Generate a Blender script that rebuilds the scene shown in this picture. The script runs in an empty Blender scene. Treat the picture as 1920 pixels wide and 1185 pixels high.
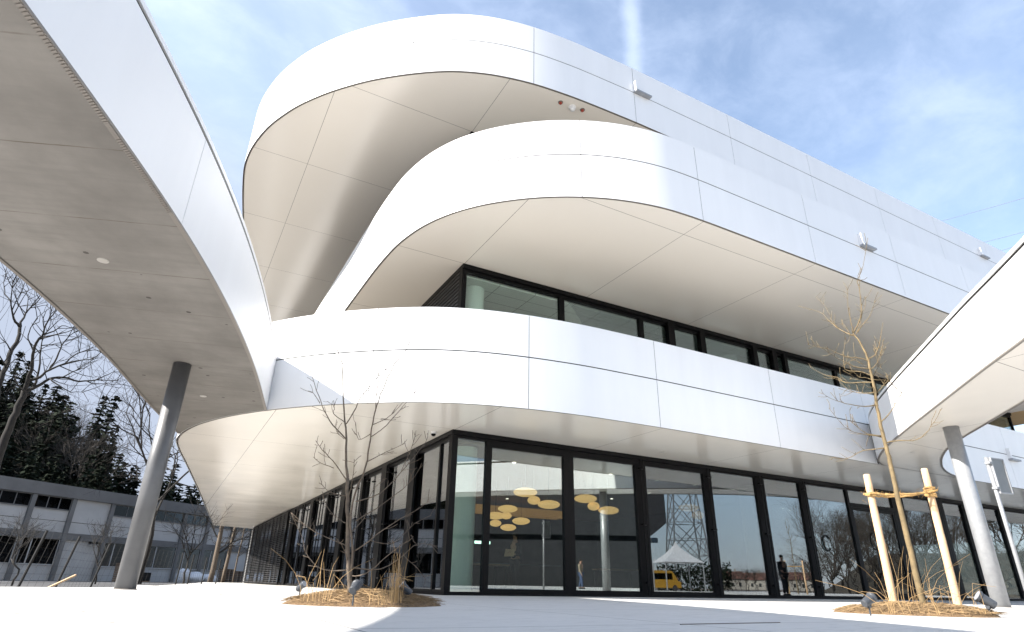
import bpy, bmesh, math, random
from mathutils import Vector, Matrix, noise
R = math.radians
scene = bpy.context.scene
col = scene.collection

# ------------------------------------------------------------------ camera
F_PX, PITCH, ROLL, HEAD = 1123.2, 0.421375, 0.019618, 1.076135
CAM = Vector((-6.087, -14.320, 0.2565))
_fw = Vector((math.cos(PITCH)*math.cos(HEAD), math.cos(PITCH)*math.sin(HEAD), math.sin(PITCH)))
_rt = Vector((math.sin(HEAD), -math.cos(HEAD), 0))
_up = _rt.cross(_fw)
CR = math.cos(ROLL)*_rt + math.sin(ROLL)*_up
CU = -math.sin(ROLL)*_rt + math.cos(ROLL)*_up
cam = bpy.data.cameras.new('camera')
cam.sensor_width = 36; cam.lens = F_PX/1920*36
cam.clip_start = 0.05; cam.clip_end = 3000
camo = bpy.data.objects.new('camera', cam); col.objects.link(camo)
m = Matrix((CR, CU, -_fw)).transposed().to_4x4(); m.translation = CAM
camo.matrix_world = m
scene.camera = camo

# ------------------------------------------------------------------ sun and sky
SUN_EL, SUN_A = R(35.0), R(5.0)
to_sun = Vector((-math.cos(SUN_A)*math.cos(SUN_EL), math.sin(SUN_A)*math.cos(SUN_EL), math.sin(SUN_EL)))
sl = bpy.data.lights.new('sun', 'SUN'); sl.energy = 5.0; sl.angle = R(0.5); sl.color = (1.0, 0.94, 0.86)
so = bpy.data.objects.new('sun', sl); col.objects.link(so)
so.rotation_euler = to_sun.to_track_quat('Z', 'Y').to_euler()

world = bpy.data.worlds.new("World"); scene.world = world; world.use_nodes = True
nt = world.node_tree; N = nt.nodes; L = nt.links
for n in list(N): N.remove(n)
out = N.new('ShaderNodeOutputWorld'); bg = N.new('ShaderNodeBackground')
sky = N.new('ShaderNodeTexSky'); sky.sky_type = 'NISHITA'; sky.sun_disc = False
sky.sun_elevation = SUN_EL; sky.sun_rotation = math.atan2(to_sun.x, to_sun.y)
sky.altitude = 400; sky.air_density = 1.2; sky.dust_density = 0.3; sky.ozone_density = 1.2
bg.inputs['Strength'].default_value = 0.095
tc = N.new('ShaderNodeTexCoord')
def wmath(op, a, b=None, c=None):
    n = N.new('ShaderNodeMath'); n.operation = op
    for i, v in enumerate((a, b, c)):
        if v is None: continue
        if isinstance(v, (int, float)): n.inputs[i].default_value = v
        else: L.new(v, n.inputs[i])
    return n.outputs[0]
def wdot(vec):
    n = N.new('ShaderNodeVectorMath'); n.operation = 'DOT_PRODUCT'
    L.new(tc.outputs['Generated'], n.inputs[0]); n.inputs[1].default_value = vec
    return n.outputs['Value']
def px_dir(x, y):
    d = (x-960)/F_PX*CR - (y-592.5)/F_PX*CU + _fw
    return d.normalized()
def wnoise(scale, detail, rough, stretch=(1, 1, 1), dist=0.0):
    mp = N.new('ShaderNodeMapping'); mp.inputs['Scale'].default_value = stretch
    L.new(tc.outputs['Generated'], mp.inputs['Vector'])
    n = N.new('ShaderNodeTexNoise'); n.inputs['Scale'].default_value = scale
    n.inputs['Detail'].default_value = detail; n.inputs['Roughness'].default_value = rough
    n.inputs['Distortion'].default_value = dist
    L.new(mp.outputs[0], n.inputs['Vector']); return n.outputs['Fac']
def smooth(v, a, b):
    n = N.new('ShaderNodeMapRange'); n.interpolation_type = 'SMOOTHSTEP'
    L.new(v, n.inputs['Value']); n.inputs['From Min'].default_value = a; n.inputs['From Max'].default_value = b
    return n.outputs['Result']
# wispy cirrus: broad veil, streaks, one thin trail
veil = smooth(wnoise(2.2, 6, 0.55, (1, 1, 1.6), 0.2), 0.36, 0.72)
fine = smooth(wnoise(6.0, 8, 0.62, (1.0, 1.6, 2.2), 0.25), 0.36, 0.76)
gate = smooth(wdot(Vector((-0.62, 0.55, -0.55)).normalized()), -0.55, 0.45)     # more veil low and to the left
cl = wmath('ADD', wmath('MULTIPLY', veil, 0.34), wmath('MULTIPLY', fine, 0.20))
cl = wmath('ADD', wmath('ADD', cl, 0.13), wmath('MULTIPLY', gate, 0.42))
d0, d1 = px_dir(1165, -260), px_dir(1190, 150)
nrm = d0.cross(d1).normalized()
trail = wmath('SUBTRACT', 1.0, smooth(wmath('ABSOLUTE', wmath('ADD', wdot(nrm), wmath('MULTIPLY', wmath('SUBTRACT', wnoise(26, 4, 0.6), 0.5), 0.014))), 0.0, 0.020))
trail = wmath('MULTIPLY', trail, smooth(wdot(px_dir(1160, -160)), 0.955, 0.99))
trail = wmath('MULTIPLY', trail, 0.34)
cl = wmath('MINIMUM', wmath('ADD', cl, trail), 0.95)
mix = N.new('ShaderNodeMix'); mix.data_type = 'RGBA'
L.new(cl, mix.inputs['Factor']); L.new(sky.outputs[0], mix.inputs['A'])
mix.inputs['B'].default_value = (3.9, 4.5, 5.7, 1)
hz = N.new('ShaderNodeSeparateXYZ'); L.new(tc.outputs['Generated'], hz.inputs[0])
low = wmath('MULTIPLY', wmath('SUBTRACT', 1.0, smooth(hz.outputs[2], -0.02, 0.30)), 0.72)
mix3 = N.new('ShaderNodeMix'); mix3.data_type = 'RGBA'
L.new(low, mix3.inputs['Factor']); L.new(mix.outputs['Result'], mix3.inputs['A']); mix3.inputs['B'].default_value = (2.9, 3.4, 4.5, 1)
bank = wmath('MULTIPLY', smooth(wdot(px_dir(60, 760)), 0.86, 0.985), 0.9)
mix2 = N.new('ShaderNodeMix'); mix2.data_type = 'RGBA'
L.new(bank, mix2.inputs['Factor']); L.new(mix3.outputs['Result'], mix2.inputs['A']); mix2.inputs['B'].default_value = (2.1, 2.35, 2.9, 1)
L.new(mix2.outputs['Result'], bg.inputs['Color']); L.new(bg.outputs[0], out.inputs['Surface'])

scene.view_settings.view_transform = 'Standard'; scene.view_settings.look = 'None'
scene.view_settings.gamma = 1.0; scene.view_settings.exposure = 1.5
scene.render.engine = 'CYCLES'
scene.cycles.max_bounces = 10; scene.cycles.transparent_max_bounces = 24
scene.cycles.use_denoising = True

# ------------------------------------------------------------------ helpers
def px_ray(x, y):
    return (x-960)/F_PX*CR - (y-592.5)/F_PX*CU + _fw
def at_z(x, y, z):
    d = px_ray(x, y); return CAM + d*((z-CAM.z)/d.z)
def at_dist(x, y, D):                       # horizontal distance from the viewpoint
    d = px_ray(x, y); return CAM + d*(D/math.hypot(d.x, d.y))
def smoothstep(a, b, x):
    t = max(0.0, min(1.0, (x-a)/(b-a))); return t*t*(3-2*t)

class MB:
    def __init__(s): s.v = []; s.f = []; s.uv = None
    def quad(s, a, b, c, d):
        i = len(s.v); s.v += [tuple(a), tuple(b), tuple(c), tuple(d)]; s.f.append((i, i+1, i+2, i+3)); return s
    def box(s, x0, x1, y0, y1, z0, z1):
        i = len(s.v)
        s.v += [(x0,y0,z0),(x1,y0,z0),(x1,y1,z0),(x0,y1,z0),(x0,y0,z1),(x1,y0,z1),(x1,y1,z1),(x0,y1,z1)]
        s.f += [(i,i+3,i+2,i+1),(i+4,i+5,i+6,i+7),(i,i+1,i+5,i+4),(i+1,i+2,i+6,i+5),(i+2,i+3,i+7,i+6),(i+3,i,i+4,i+7)]
        return s
    def obox(s, c, ax, ay, az, hx, hy, hz):
        i = len(s.v); c = Vector(c)
        for sz in (-1, 1):
            for sx, sy in ((-1,-1),(1,-1),(1,1),(-1,1)):
                s.v.append(tuple(c+ax*hx*sx+ay*hy*sy+az*hz*sz))
        s.f += [(i,i+3,i+2,i+1),(i+4,i+5,i+6,i+7),(i,i+1,i+5,i+4),(i+1,i+2,i+6,i+5),(i+2,i+3,i+7,i+6),(i+3,i,i+4,i+7)]
        return s
    def tube(s, pts, rad, n=6, cap=True):
        pts = [Vector(p) for p in pts]; base = len(s.v); k = len(pts)
        if isinstance(rad, (int, float)): rad = [rad]*k
        ref = None
        for j, p in enumerate(pts):
            d = pts[min(j+1, k-1)] - pts[max(j-1, 0)]
            if d.length < 1e-9: d = Vector((0, 0, 1))
            d.normalize()
            if ref is None:
                ref = d.orthogonal().normalized()
            a = (ref - d*ref.dot(d))
            a = a.normalized() if a.length > 1e-6 else d.orthogonal().normalized()
            ref = a; b = d.cross(a)
            for q in range(n):
                t = 2*math.pi*q/n
                s.v.append(tuple(p + (a*math.cos(t)+b*math.sin(t))*rad[j]))
        for j in range(k-1):
            for q in range(n):
                q2 = (q+1) % n
                s.f.append((base+j*n+q, base+j*n+q2, base+(j+1)*n+q2, base+(j+1)*n+q))
        if cap:
            s.f.append(tuple(base+q for q in reversed(range(n))))
            s.f.append(tuple(base+(k-1)*n+q for q in range(n)))
        return s
    def lathe(s, prof, c=(0,0,0), n=24):
        base = len(s.v); k = len(prof)
        for r, z in prof:
            for q in range(n):
                t = 2*math.pi*q/n; s.v.append((c[0]+r*math.cos(t), c[1]+r*math.sin(t), c[2]+z))
        for j in range(k-1):
            for q in range(n):
                q2 = (q+1) % n; s.f.append((base+j*n+q, base+j*n+q2, base+(j+1)*n+q2, base+(j+1)*n+q))
        s.f.append(tuple(base+q for q in reversed(range(n)))); s.f.append(tuple(base+(k-1)*n+q for q in range(n)))
        return s
    def build(s, name, mat, parent=None, smooth=False, bevel=0, uvs=None):
        me = bpy.data.meshes.new(name); me.from_pydata(s.v, [], s.f); me.update()
        if uvs:
            uvl = me.uv_layers.new(name='UVMap')
            for l in me.loops: uvl.data[l.index].uv = uvs[l.vertex_index]
        if smooth: me.polygons.foreach_set('use_smooth', [True]*len(me.polygons))
        o = bpy.data.objects.new(name, me); col.objects.link(o)
        if mat: me.materials.append(mat)
        if parent: o.parent = parent
        if bevel:
            b = o.modifiers.new('bevel', 'BEVEL'); b.width = bevel; b.segments = 2; b.limit_method = 'ANGLE'
        return o

def tag(o, label=None, cat=None, group=None, kind=None):
    if label: o['label'] = label
    if cat: o['category'] = cat
    if group: o['group'] = group
    if kind: o['kind'] = kind
    return o
def empty(name, label, cat, loc=(0,0,0), group=None, kind=None):
    o = bpy.data.objects.new(name, None); col.objects.link(o); o.location = loc
    o.empty_display_size = 0.2
    return tag(o, label, cat, group, kind)
def shift(mb, loc):
    mb.v = [(x-loc[0], y-loc[1], z-loc[2]) for x, y, z in mb.v]; return mb
def copy_tree(o, parent=None):
    c = o.copy(); col.objects.link(c); c.parent = parent
    for ch in list(o.children): copy_tree(ch, c)
    return c
def resample(pts, step, sigma):
    P = [Vector(p) for p in pts]; segs = [(P[i+1]-P[i]).length for i in range(len(P)-1)]; tot = sum(segs)
    n = max(2, int(tot/step)); o = []; i = 0; acc = 0
    for k in range(n+1):
        s = tot*k/n
        while i < len(segs)-1 and acc+segs[i] < s: acc += segs[i]; i += 1
        o.append(P[i].lerp(P[i+1], min(1, max(0, (s-acc)/max(segs[i], 1e-9)))))
    w = int(3*sigma/step); ker = [math.exp(-0.5*(j*step/sigma)**2) for j in range(-w, w+1)]
    res = []
    for k in range(len(o)):
        a = Vector((0, 0)); ws = 0
        for j in range(-w, w+1):
            q = k+j
            if q < 0: pt = o[0]*2-o[min(-q, len(o)-1)]
            elif q >= len(o): pt = o[-1]*2-o[max(2*len(o)-2-q, 0)]
            else: pt = o[q]
            a += pt*ker[j+w]; ws += ker[j+w]
        res.append(a/ws)
    return res

# ------------------------------------------------------------------ materials
def new_mat(name):
    mt = bpy.data.materials.new(name); mt.use_nodes = True
    return mt, mt.node_tree, mt.node_tree.nodes['Principled BSDF']
class NT:
    def __init__(s, nt): s.nt = nt; s.N = nt.nodes; s.L = nt.links
    def n(s, t, **kw):
        nd = s.N.new(t)
        for k, v in kw.items(): setattr(nd, k, v)
        return nd
    def coord(s, which='Object'):
        return s.n('ShaderNodeTexCoord').outputs[which]
    def mapping(s, vec, scale=(1,1,1), rot=(0,0,0), loc=(0,0,0)):
        mp = s.n('ShaderNodeMapping'); s.L.new(vec, mp.inputs['Vector'])
        mp.inputs['Scale'].default_value = scale; mp.inputs['Rotation'].default_value = rot; mp.inputs['Location'].default_value = loc
        return mp.outputs[0]
    def noise(s, vec, scale, detail=4, rough=0.55, dist=0):
        n = s.n('ShaderNodeTexNoise'); s.L.new(vec, n.inputs['Vector']); n.inputs['Scale'].default_value = scale
        n.inputs['Detail'].default_value = detail; n.inputs['Roughness'].default_value = rough; n.inputs['Distortion'].default_value = dist
        return n.outputs['Fac']
    def rng(s, v, a, b, c=0, d=1, sm=False):
        n = s.n('ShaderNodeMapRange')
        if sm: n.interpolation_type = 'SMOOTHSTEP'
        s.L.new(v, n.inputs['Value'])
        for k, x in zip(('From Min', 'From Max', 'To Min', 'To Max'), (a, b, c, d)): n.inputs[k].default_value = x
        return n.outputs['Result']
    def m(s, op, a, b=None, c=None):
        n = s.n('ShaderNodeMath', operation=op)
        for i, v in enumerate((a, b, c)):
            if v is None: continue
            if isinstance(v, (int, float)): n.inputs[i].default_value = v
            else: s.L.new(v, n.inputs[i])
        return n.outputs[0]
    def mix(s, f, a, b):
        n = s.n('ShaderNodeMix', data_type='RGBA')
        for k, v in (('Factor', f), ('A', a), ('B', b)):
            if isinstance(v, (int, float)): n.inputs[k].default_value = v
            elif isinstance(v, tuple): n.inputs[k].default_value = v if len(v) == 4 else v+(1,)
            else: s.L.new(v, n.inputs[k])
        return n.outputs['Result']
    def sep(s, vec):
        n = s.n('ShaderNodeSeparateXYZ'); s.L.new(vec, n.inputs[0]); return n.outputs
    def bump(s, h, strength, dist, bsdf):
        n = s.n('ShaderNodeBump'); n.inputs['Strength'].default_value = strength; n.inputs['Distance'].default_value = dist
        s.L.new(h, n.inputs['Height']); s.L.new(n.outputs[0], bsdf.inputs['Normal'])

def simple(name, colr, rough=0.6, metal=0.0, var=0.0, vscale=3.0, bump=0.0, bscale=40.0, spec=None):
    mt, nt_, b = new_mat(name); t = NT(nt_)
    b.inputs['Base Color'].default_value = colr+(1,); b.inputs['Roughness'].default_value = rough; b.inputs['Metallic'].default_value = metal
    if spec is not None: b.inputs['Specular IOR Level'].default_value = spec
    v = t.coord()
    if var:
        f = t.rng(t.noise(v, vscale, 6, 0.6), 0.3, 0.7)
        lo = tuple(c*(1-var) for c in colr); hi = tuple(min(1, c*(1+var)) for c in colr)
        t.L.new(t.mix(f, lo, hi), b.inputs['Base Color'])
    if bump: t.bump(t.noise(v, bscale, 5, 0.6), bump, 0.01, b)
    return mt
def line_mask(t, c, offset, pitch, half):     # 1 on a joint
    f = t.m('FRACT', t.m('DIVIDE', t.m('SUBTRACT', c, offset-pitch*0.5), pitch))
    return t.m('LESS_THAN', t.m('ABSOLUTE', t.m('SUBTRACT', f, 0.5)), half/pitch)

M = {}
def mk_white():
    mt, nt_, b = new_mat('white coated panel'); t = NT(nt_); v = t.coord()
    f = t.rng(t.noise(t.mapping(v, (1, 1, 0.15)), 1.6, 5, 0.6), 0.3, 0.7)
    t.L.new(t.mix(f, (0.775, 0.775, 0.775), (0.815, 0.815, 0.815)), b.inputs['Base Color'])
    t.L.new(t.rng(t.noise(v, 0.9, 3), 0.3, 0.7, 0.32, 0.42), b.inputs['Roughness'])
    b.inputs['Specular IOR Level'].default_value = 0.35
    t.bump(t.noise(v, 0.6, 2), 0.05, 0.03, b)
    return mt
M['white'] = mk_white()
def mk_soffit():
    mt, nt_, b = new_mat('glossy soffit panel'); t = NT(nt_); v = t.coord(); s = t.sep(v)
    ln = t.m('MAXIMUM', line_mask(t, s[0], -0.02, 4.36, 0.007), line_mask(t, s[1], -0.08, 4.42, 0.007))
    fx = t.m('FLOOR', t.m('DIVIDE', t.m('ADD', s[0], 0.02), 4.36)); fy = t.m('FLOOR', t.m('DIVIDE', t.m('ADD', s[1], 0.08), 4.42))
    cb = t.n('ShaderNodeCombineXYZ'); t.L.new(fx, cb.inputs[0]); t.L.new(fy, cb.inputs[1])
    wn = t.n('ShaderNodeTexWhiteNoise'); t.L.new(cb.outputs[0], wn.inputs[0])
    base = t.mix(t.noise(v, 0.5, 3), (0.82, 0.775, 0.70), (0.85, 0.805, 0.735))
    base = t.mix(t.m('MULTIPLY', wn.outputs[0], 0.14), base, (0.75, 0.705, 0.635))
    t.L.new(t.mix(ln, base, (0.24, 0.215, 0.19)), b.inputs['Base Color'])
    t.L.new(t.rng(t.noise(v, 0.7, 3), 0.3, 0.7, 0.17, 0.25), b.inputs['Roughness'])
    b.inputs['Specular IOR Level'].default_value = 0.6
    t.bump(t.noise(v, 0.45, 2), 0.25, 0.02, b)
    return mt
M['soffit'] = mk_soffit()
def mk_concrete_soffit():
    mt, nt_, b = new_mat('board marked concrete'); t = NT(nt_); uv = t.coord('UV'); s = t.sep(uv)
    n1 = t.noise(uv, 0.8, 6, 0.6); n2 = t.noise(t.mapping(uv, (9, 0.8, 1)), 1.0, 5, 0.65)
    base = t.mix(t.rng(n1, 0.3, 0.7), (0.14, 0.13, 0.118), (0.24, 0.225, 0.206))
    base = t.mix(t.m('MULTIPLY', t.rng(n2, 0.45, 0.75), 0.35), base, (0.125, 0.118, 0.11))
    wob = t.m('MULTIPLY', t.m('SUBTRACT', t.noise(uv, 2.5, 3), 0.5), 0.02)
    ln = t.m('MULTIPLY', line_mask(t, t.m('ADD', s[0], wob), 0.3, 1.28, 0.008), t.rng(t.noise(uv, 1.7, 3), 0.4, 0.6, 0.15, 0.85))
    base = t.mix(ln, base, (0.085, 0.066, 0.047))
    # tie marks: sparse spots in rows
    cell = t.mapping(uv, (1/0.40, 1/0.42, 1))
    vo = t.n('ShaderNodeTexVoronoi'); vo.inputs['Scale'].default_value = 1; vo.inputs['Randomness'].default_value = 0.55
    t.L.new(cell, vo.inputs['Vector'])
    dot = t.m('LESS_THAN', t.m('ADD', vo.outputs['Distance'], t.m('MULTIPLY', t.noise(uv, 30, 2), 0.03)), 0.10)
    keep = t.m('GREATER_THAN', t.sep(vo.outputs['Color'])[0], 0.35)
    base = t.mix(t.m('MULTIPLY', t.m('MULTIPLY', dot, keep), 0.8), base, (0.03, 0.024, 0.02))
    t.L.new(base, b.inputs['Base Color']); b.inputs['Roughness'].default_value = 0.75
    t.bump(t.noise(uv, 12, 6), 0.15, 0.01, b)
    return mt
M['concrete'] = mk_concrete_soffit()
M['gap'] = simple('dark shadow gap', (0.012, 0.012, 0.012), 0.8)
M['edge'] = simple('soffit edge metal', (0.20, 0.18, 0.16), 0.5)
M['black'] = simple('black aluminium', (0.0035, 0.0035, 0.004), 0.45, spec=0.15)
M['louvre'] = simple('dark louvre metal', (0.014, 0.014, 0.015), 0.5)
M['roofing'] = simple('grey roof gravel', (0.27, 0.25, 0.22), 0.95, var=0.15)
M['galv'] = simple('galvanised steel', (0.30, 0.31, 0.325), 0.42, metal=0.35, var=0.1, vscale=9, bump=0.03)
M['steel_dark'] = simple('grey painted column', (0.115, 0.117, 0.122), 0.42, metal=0.1, var=0.22, vscale=1.8, bump=0.04, bscale=8)
M['spot'] = simple('anthracite die cast metal', (0.045, 0.05, 0.058), 0.45)
M['lens'] = simple('frosted lamp glass', (0.30, 0.31, 0.33), 0.2)
M['bracket'] = simple('white painted bracket', (0.78, 0.78, 0.78), 0.4)
M['red'] = simple('red plastic', (0.35, 0.05, 0.03), 0.5)
M['rope'] = simple('coir rope', (0.42, 0.26, 0.10), 0.95, var=0.3, vscale=30, bump=0.5, bscale=60)
M['bark'] = simple('grey brown bark', (0.12, 0.093, 0.068), 0.9, var=0.35, vscale=14, bump=0.4, bscale=40)
M['bark_green'] = simple('greenish young bark', (0.15, 0.11, 0.055), 0.85, var=0.35, vscale=9, bump=0.4, bscale=35)
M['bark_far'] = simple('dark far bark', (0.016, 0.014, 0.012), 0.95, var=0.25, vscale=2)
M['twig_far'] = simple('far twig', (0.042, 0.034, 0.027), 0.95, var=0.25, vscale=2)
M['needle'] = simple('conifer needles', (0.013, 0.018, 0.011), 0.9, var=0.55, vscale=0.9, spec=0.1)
M['straw'] = simple('dry straw', (0.225, 0.15, 0.075), 0.9, var=0.5, vscale=6)
M['grass_dry'] = simple('dry grass blade', (0.31, 0.20, 0.09), 0.85, var=0.4, vscale=8)
M['wood_dark'] = simple('weathered pallet wood', (0.22, 0.15, 0.10), 0.9, var=0.3, vscale=5)
M['bag'] = simple('white woven bag', (0.66, 0.66, 0.67), 0.7, var=0.1, bump=0.4, bscale=9)
M['int_ceiling'] = simple('brown interior ceiling', (0.22, 0.14, 0.09), 0.7, var=0.15)
M['int_wall'] = simple('dark interior wall', (0.035, 0.033, 0.035), 0.7, var=0.4, vscale=1.2)
M['int_floor'] = simple('dark interior floor', (0.07, 0.065, 0.06), 0.35)
M['int_col'] = simple('white interior column', (0.84, 0.87, 0.84), 0.5)
M['blue_grey'] = simple('blue grey cabinet', (0.06, 0.08, 0.10), 0.4)
M['skin'] = simple('skin', (0.45, 0.27, 0.19), 0.5)
M['cloth_dark'] = simple('dark clothing', (0.03, 0.03, 0.035), 0.85)
M['cloth_beige'] = simple('beige jacket', (0.30, 0.25, 0.18), 0.85)
M['jeans'] = simple('blue jeans', (0.06, 0.09, 0.17), 0.85)
M['hair'] = simple('dark hair', (0.03, 0.02, 0.015), 0.7)
M['paper'] = simple('tan folder', (0.55, 0.40, 0.28), 0.7)
M['wh_wall'] = simple('warehouse rendered wall', (0.40, 0.395, 0.39), 0.85, var=0.08, vscale=0.8)
M['wh_conc'] = simple('warehouse grey concrete', (0.135, 0.133, 0.132), 0.9, var=0.15, vscale=0.7)
M['soil'] = simple('dark soil', (0.10, 0.078, 0.058), 0.95, var=0.4, vscale=1.5, bump=0.6, bscale=8)
M['asphalt'] = simple('asphalt', (0.06, 0.06, 0.062), 0.9, var=0.2, vscale=1.0, bump=0.3)
M['yellow'] = simple('yellow vehicle paint', (0.26, 0.14, 0.01), 0.4)
M['tyre'] = simple('tyre rubber', (0.02, 0.02, 0.02), 0.8)
M['tent'] = simple('white tent fabric', (0.50, 0.51, 0.53), 0.7)
M['house_wall'] = simple('pale house render', (0.28, 0.26, 0.23), 0.9, var=0.1)
M['roof_red'] = simple('red roof tiles', (0.13, 0.06, 0.045), 0.85, var=0.25, vscale=2)
M['wood_panel'] = None
M['pylon'] = simple('pylon steel', (0.16, 0.17, 0.18), 0.6, metal=0.3)
M['wire'] = simple('power cable', (0.16, 0.18, 0.22), 0.6)
def mk_end_ochre():
    mt, nt_, b = new_mat('ochre terrace soffit'); t = NT(nt_); v = t.coord()
    t.L.new(t.mix(t.noise(t.mapping(v, (6, 0.6, 1)), 2, 5), (0.66, 0.43, 0.19), (0.76, 0.52, 0.25)), b.inputs['Base Color']); b.inputs['Roughness'].default_value = 0.6
    return mt
M['end_ochre'] = mk_end_ochre()  # streaked ochre colour for the end bay of the soffit
def mk_stake():
    mt, nt_, b = new_mat('peeled timber'); t = NT(nt_); v = t.coord()
    f = t.noise(t.mapping(v, (14, 14, 1.2)), 1.5, 6, 0.6)
    base = t.mix(t.rng(f, 0.3, 0.7), (0.52, 0.34, 0.19), (0.66, 0.47, 0.29))
    k = t.n('ShaderNodeTexVoronoi'); k.inputs['Scale'].default_value = 4.2; t.L.new(t.mapping(v, (1, 1, 0.6)), k.inputs['Vector'])
    base = t.mix(t.rng(k.outputs['Distance'], 0.05, 0.11, 0.75, 0), base, (0.36, 0.19, 0.07))
    t.L.new(base, b.inputs['Base Color']); b.inputs['Roughness'].default_value = 0.7; t.bump(f, 0.2, 0.01, b)
    return mt
M['stake'] = mk_stake()
def mk_glass(name, tint, extra=0.05, gain=1.5):
    mt = bpy.data.materials.new(name); mt.use_nodes = True; nt_ = mt.node_tree
    for n in list(nt_.nodes): nt_.nodes.remove(n)
    t = NT(nt_); o = t.n('ShaderNodeOutputMaterial'); tr = t.n('ShaderNodeBsdfTransparent'); tr.inputs[0].default_value = tint+(1,)
    gl = t.n('ShaderNodeBsdfGlossy'); gl.inputs['Roughness'].default_value = 0.0; gl.inputs['Color'].default_value = (0.93, 0.96, 1.0, 1)
    fr = t.n('ShaderNodeFresnel'); fr.inputs['IOR'].default_value = 1.5
    f = t.m('MINIMUM', t.m('ADD', t.m('MULTIPLY', fr.outputs[0], gain), extra), 0.95)
    bp = t.n('ShaderNodeBump'); bp.inputs['Strength'].default_value = 0.004; bp.inputs['Distance'].default_value = 0.02
    t.L.new(t.noise(t.coord(), 0.7, 2), bp.inputs['Height']); t.L.new(bp.outputs[0], gl.inputs['Normal'])
    mx = t.n('ShaderNodeMixShader'); t.L.new(f, mx.inputs[0]); t.L.new(tr.outputs[0], mx.inputs[1]); t.L.new(gl.outputs[0], mx.inputs[2])
    t.L.new(mx.outputs[0], o.inputs[0]); return mt
M['glass'] = mk_glass('facade glazing', (0.80, 0.87, 0.82), 0.05, 2.4)
M['glass_up'] = mk_glass('upper glazing', (0.86, 0.93, 0.89), 0.02, 0.8)
M['glass_dark'] = mk_glass('dark window glazing', (0.30, 0.33, 0.36), 0.0, 0.35)
def emit(name, colr, strength, base=(0.8, 0.7, 0.5)):
    mt, nt_, b = new_mat(name); b.inputs['Base Color'].default_value = base+(1,)
    b.inputs['Emission Color'].default_value = colr+(1,); b.inputs['Emission Strength'].default_value = strength; return mt
M['lamp'] = emit('pendant lamp shade', (1.0, 0.58, 0.22), 0.33, (0.75, 0.52, 0.28))
M['wood_panel'] = emit('wood panel with added glow', (1.0, 0.48, 0.14), 0.085, (0.42, 0.25, 0.10))  # warm lamp light on the wood, put in as a faint glow
M['down'] = emit('downlight lens', (1.0, 0.9, 0.75), 1.8)
M['screen'] = emit('lit screen', (0.6, 0.95, 0.85), 1.2)
M['down_off'] = simple('unlit downlight lens', (0.42, 0.40, 0.37), 0.3)

def mk_plaza():
    mt, nt_, b = new_mat('brushed concrete paving'); t = NT(nt_); v = t.coord(); s = t.sep(v)
    n1 = t.rng(t.noise(v, 0.35, 5, 0.6), 0.3, 0.7); n2 = t.noise(t.mapping(v, (2.2, 26, 1), (0, 0, HEAD-math.pi/2)), 1.0, 6, 0.65)
    base = t.mix(n1, (0.50, 0.49, 0.47), (0.56, 0.55, 0.53))
    base = t.mix(t.m('MULTIPLY', t.rng(n2, 0.42, 0.72), 0.35), base, (0.38, 0.372, 0.36))
    n3 = t.rng(t.noise(v, 70, 3, 0.7), 0.35, 0.7)
    base = t.mix(t.m('MULTIPLY', n3, 0.25), base, (0.61, 0.60, 0.58))
    sc = t.rng(t.noise(t.mapping(v, (1.3, 9, 1), (0, 0, HEAD-math.pi/2)), 2.2, 7, 0.72), 0.55, 0.66)
    base = t.mix(t.m('MULTIPLY', sc, 0.6), base, (0.19, 0.185, 0.175))
    # joints of the big cast bays
    ln = t.m('MAXIMUM', line_mask(t, s[0], 0.2, 2.6, 0.008), line_mask(t, s[1], -2.6, 2.6, 0.008))
    base = t.mix(t.m('MULTIPLY', ln, 0.85), base, (0.06, 0.058, 0.055))
    # dark specks with a dip in the bump, stronger on the left side
    vo = t.n('ShaderNodeTexVoronoi'); vo.inputs['Scale'].default_value = 6.0; t.L.new(t.mapping(v, (1.0, 0.45, 1), (0, 0, 0.3)), vo.inputs['Vector'])
    left = t.rng(t.m('ADD', s[0], t.m('MULTIPLY', s[1], -0.15)), -3.2, -5.2)
    thr = t.m('MULTIPLY', left, 0.19); thr = t.m('ADD', thr, 0.018)
    thr = t.m('MULTIPLY', thr, t.m('GREATER_THAN', t.sep(vo.outputs['Color'])[1], 0.35))
    speck = t.m('LESS_THAN', t.m('ADD', vo.outputs['Distance'], t.m('MULTIPLY', t.noise(v, 22, 3), 0.10)), t.m('ADD', thr, 0.03))
    base = t.mix(t.m('MULTIPLY', speck, 0.7), base, (0.10, 0.085, 0.07))
    t.L.new(base, b.inputs['Base Color']); b.inputs['Roughness'].default_value = 0.82; b.inputs['Specular IOR Level'].default_value = 0.25
    h = t.m('ADD', t.m('MULTIPLY', n2, 0.5), t.m('ADD', t.m('MULTIPLY', speck, -1.2), t.m('MULTIPLY', t.noise(v, 30, 5), 0.6)))
    t.bump(h, 0.35, 0.012, b)
    return mt
M['plaza'] = mk_plaza()
def mk_mulch():
    mt, nt_, b = new_mat('bark mulch'); t = NT(nt_); v = t.coord()
    f = t.noise(t.mapping(v, (1, 1, 1)), 26, 6, 0.7, 1.5)
    base = t.mix(t.rng(f, 0.35, 0.65), (0.07, 0.04, 0.02), (0.30, 0.19, 0.09))
    t.L.new(base, b.inputs['Base Color']); b.inputs['Roughness'].default_value = 0.95; t.bump(f, 0.9, 0.03, b); return mt
M['mulch'] = mk_mulch()
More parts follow.
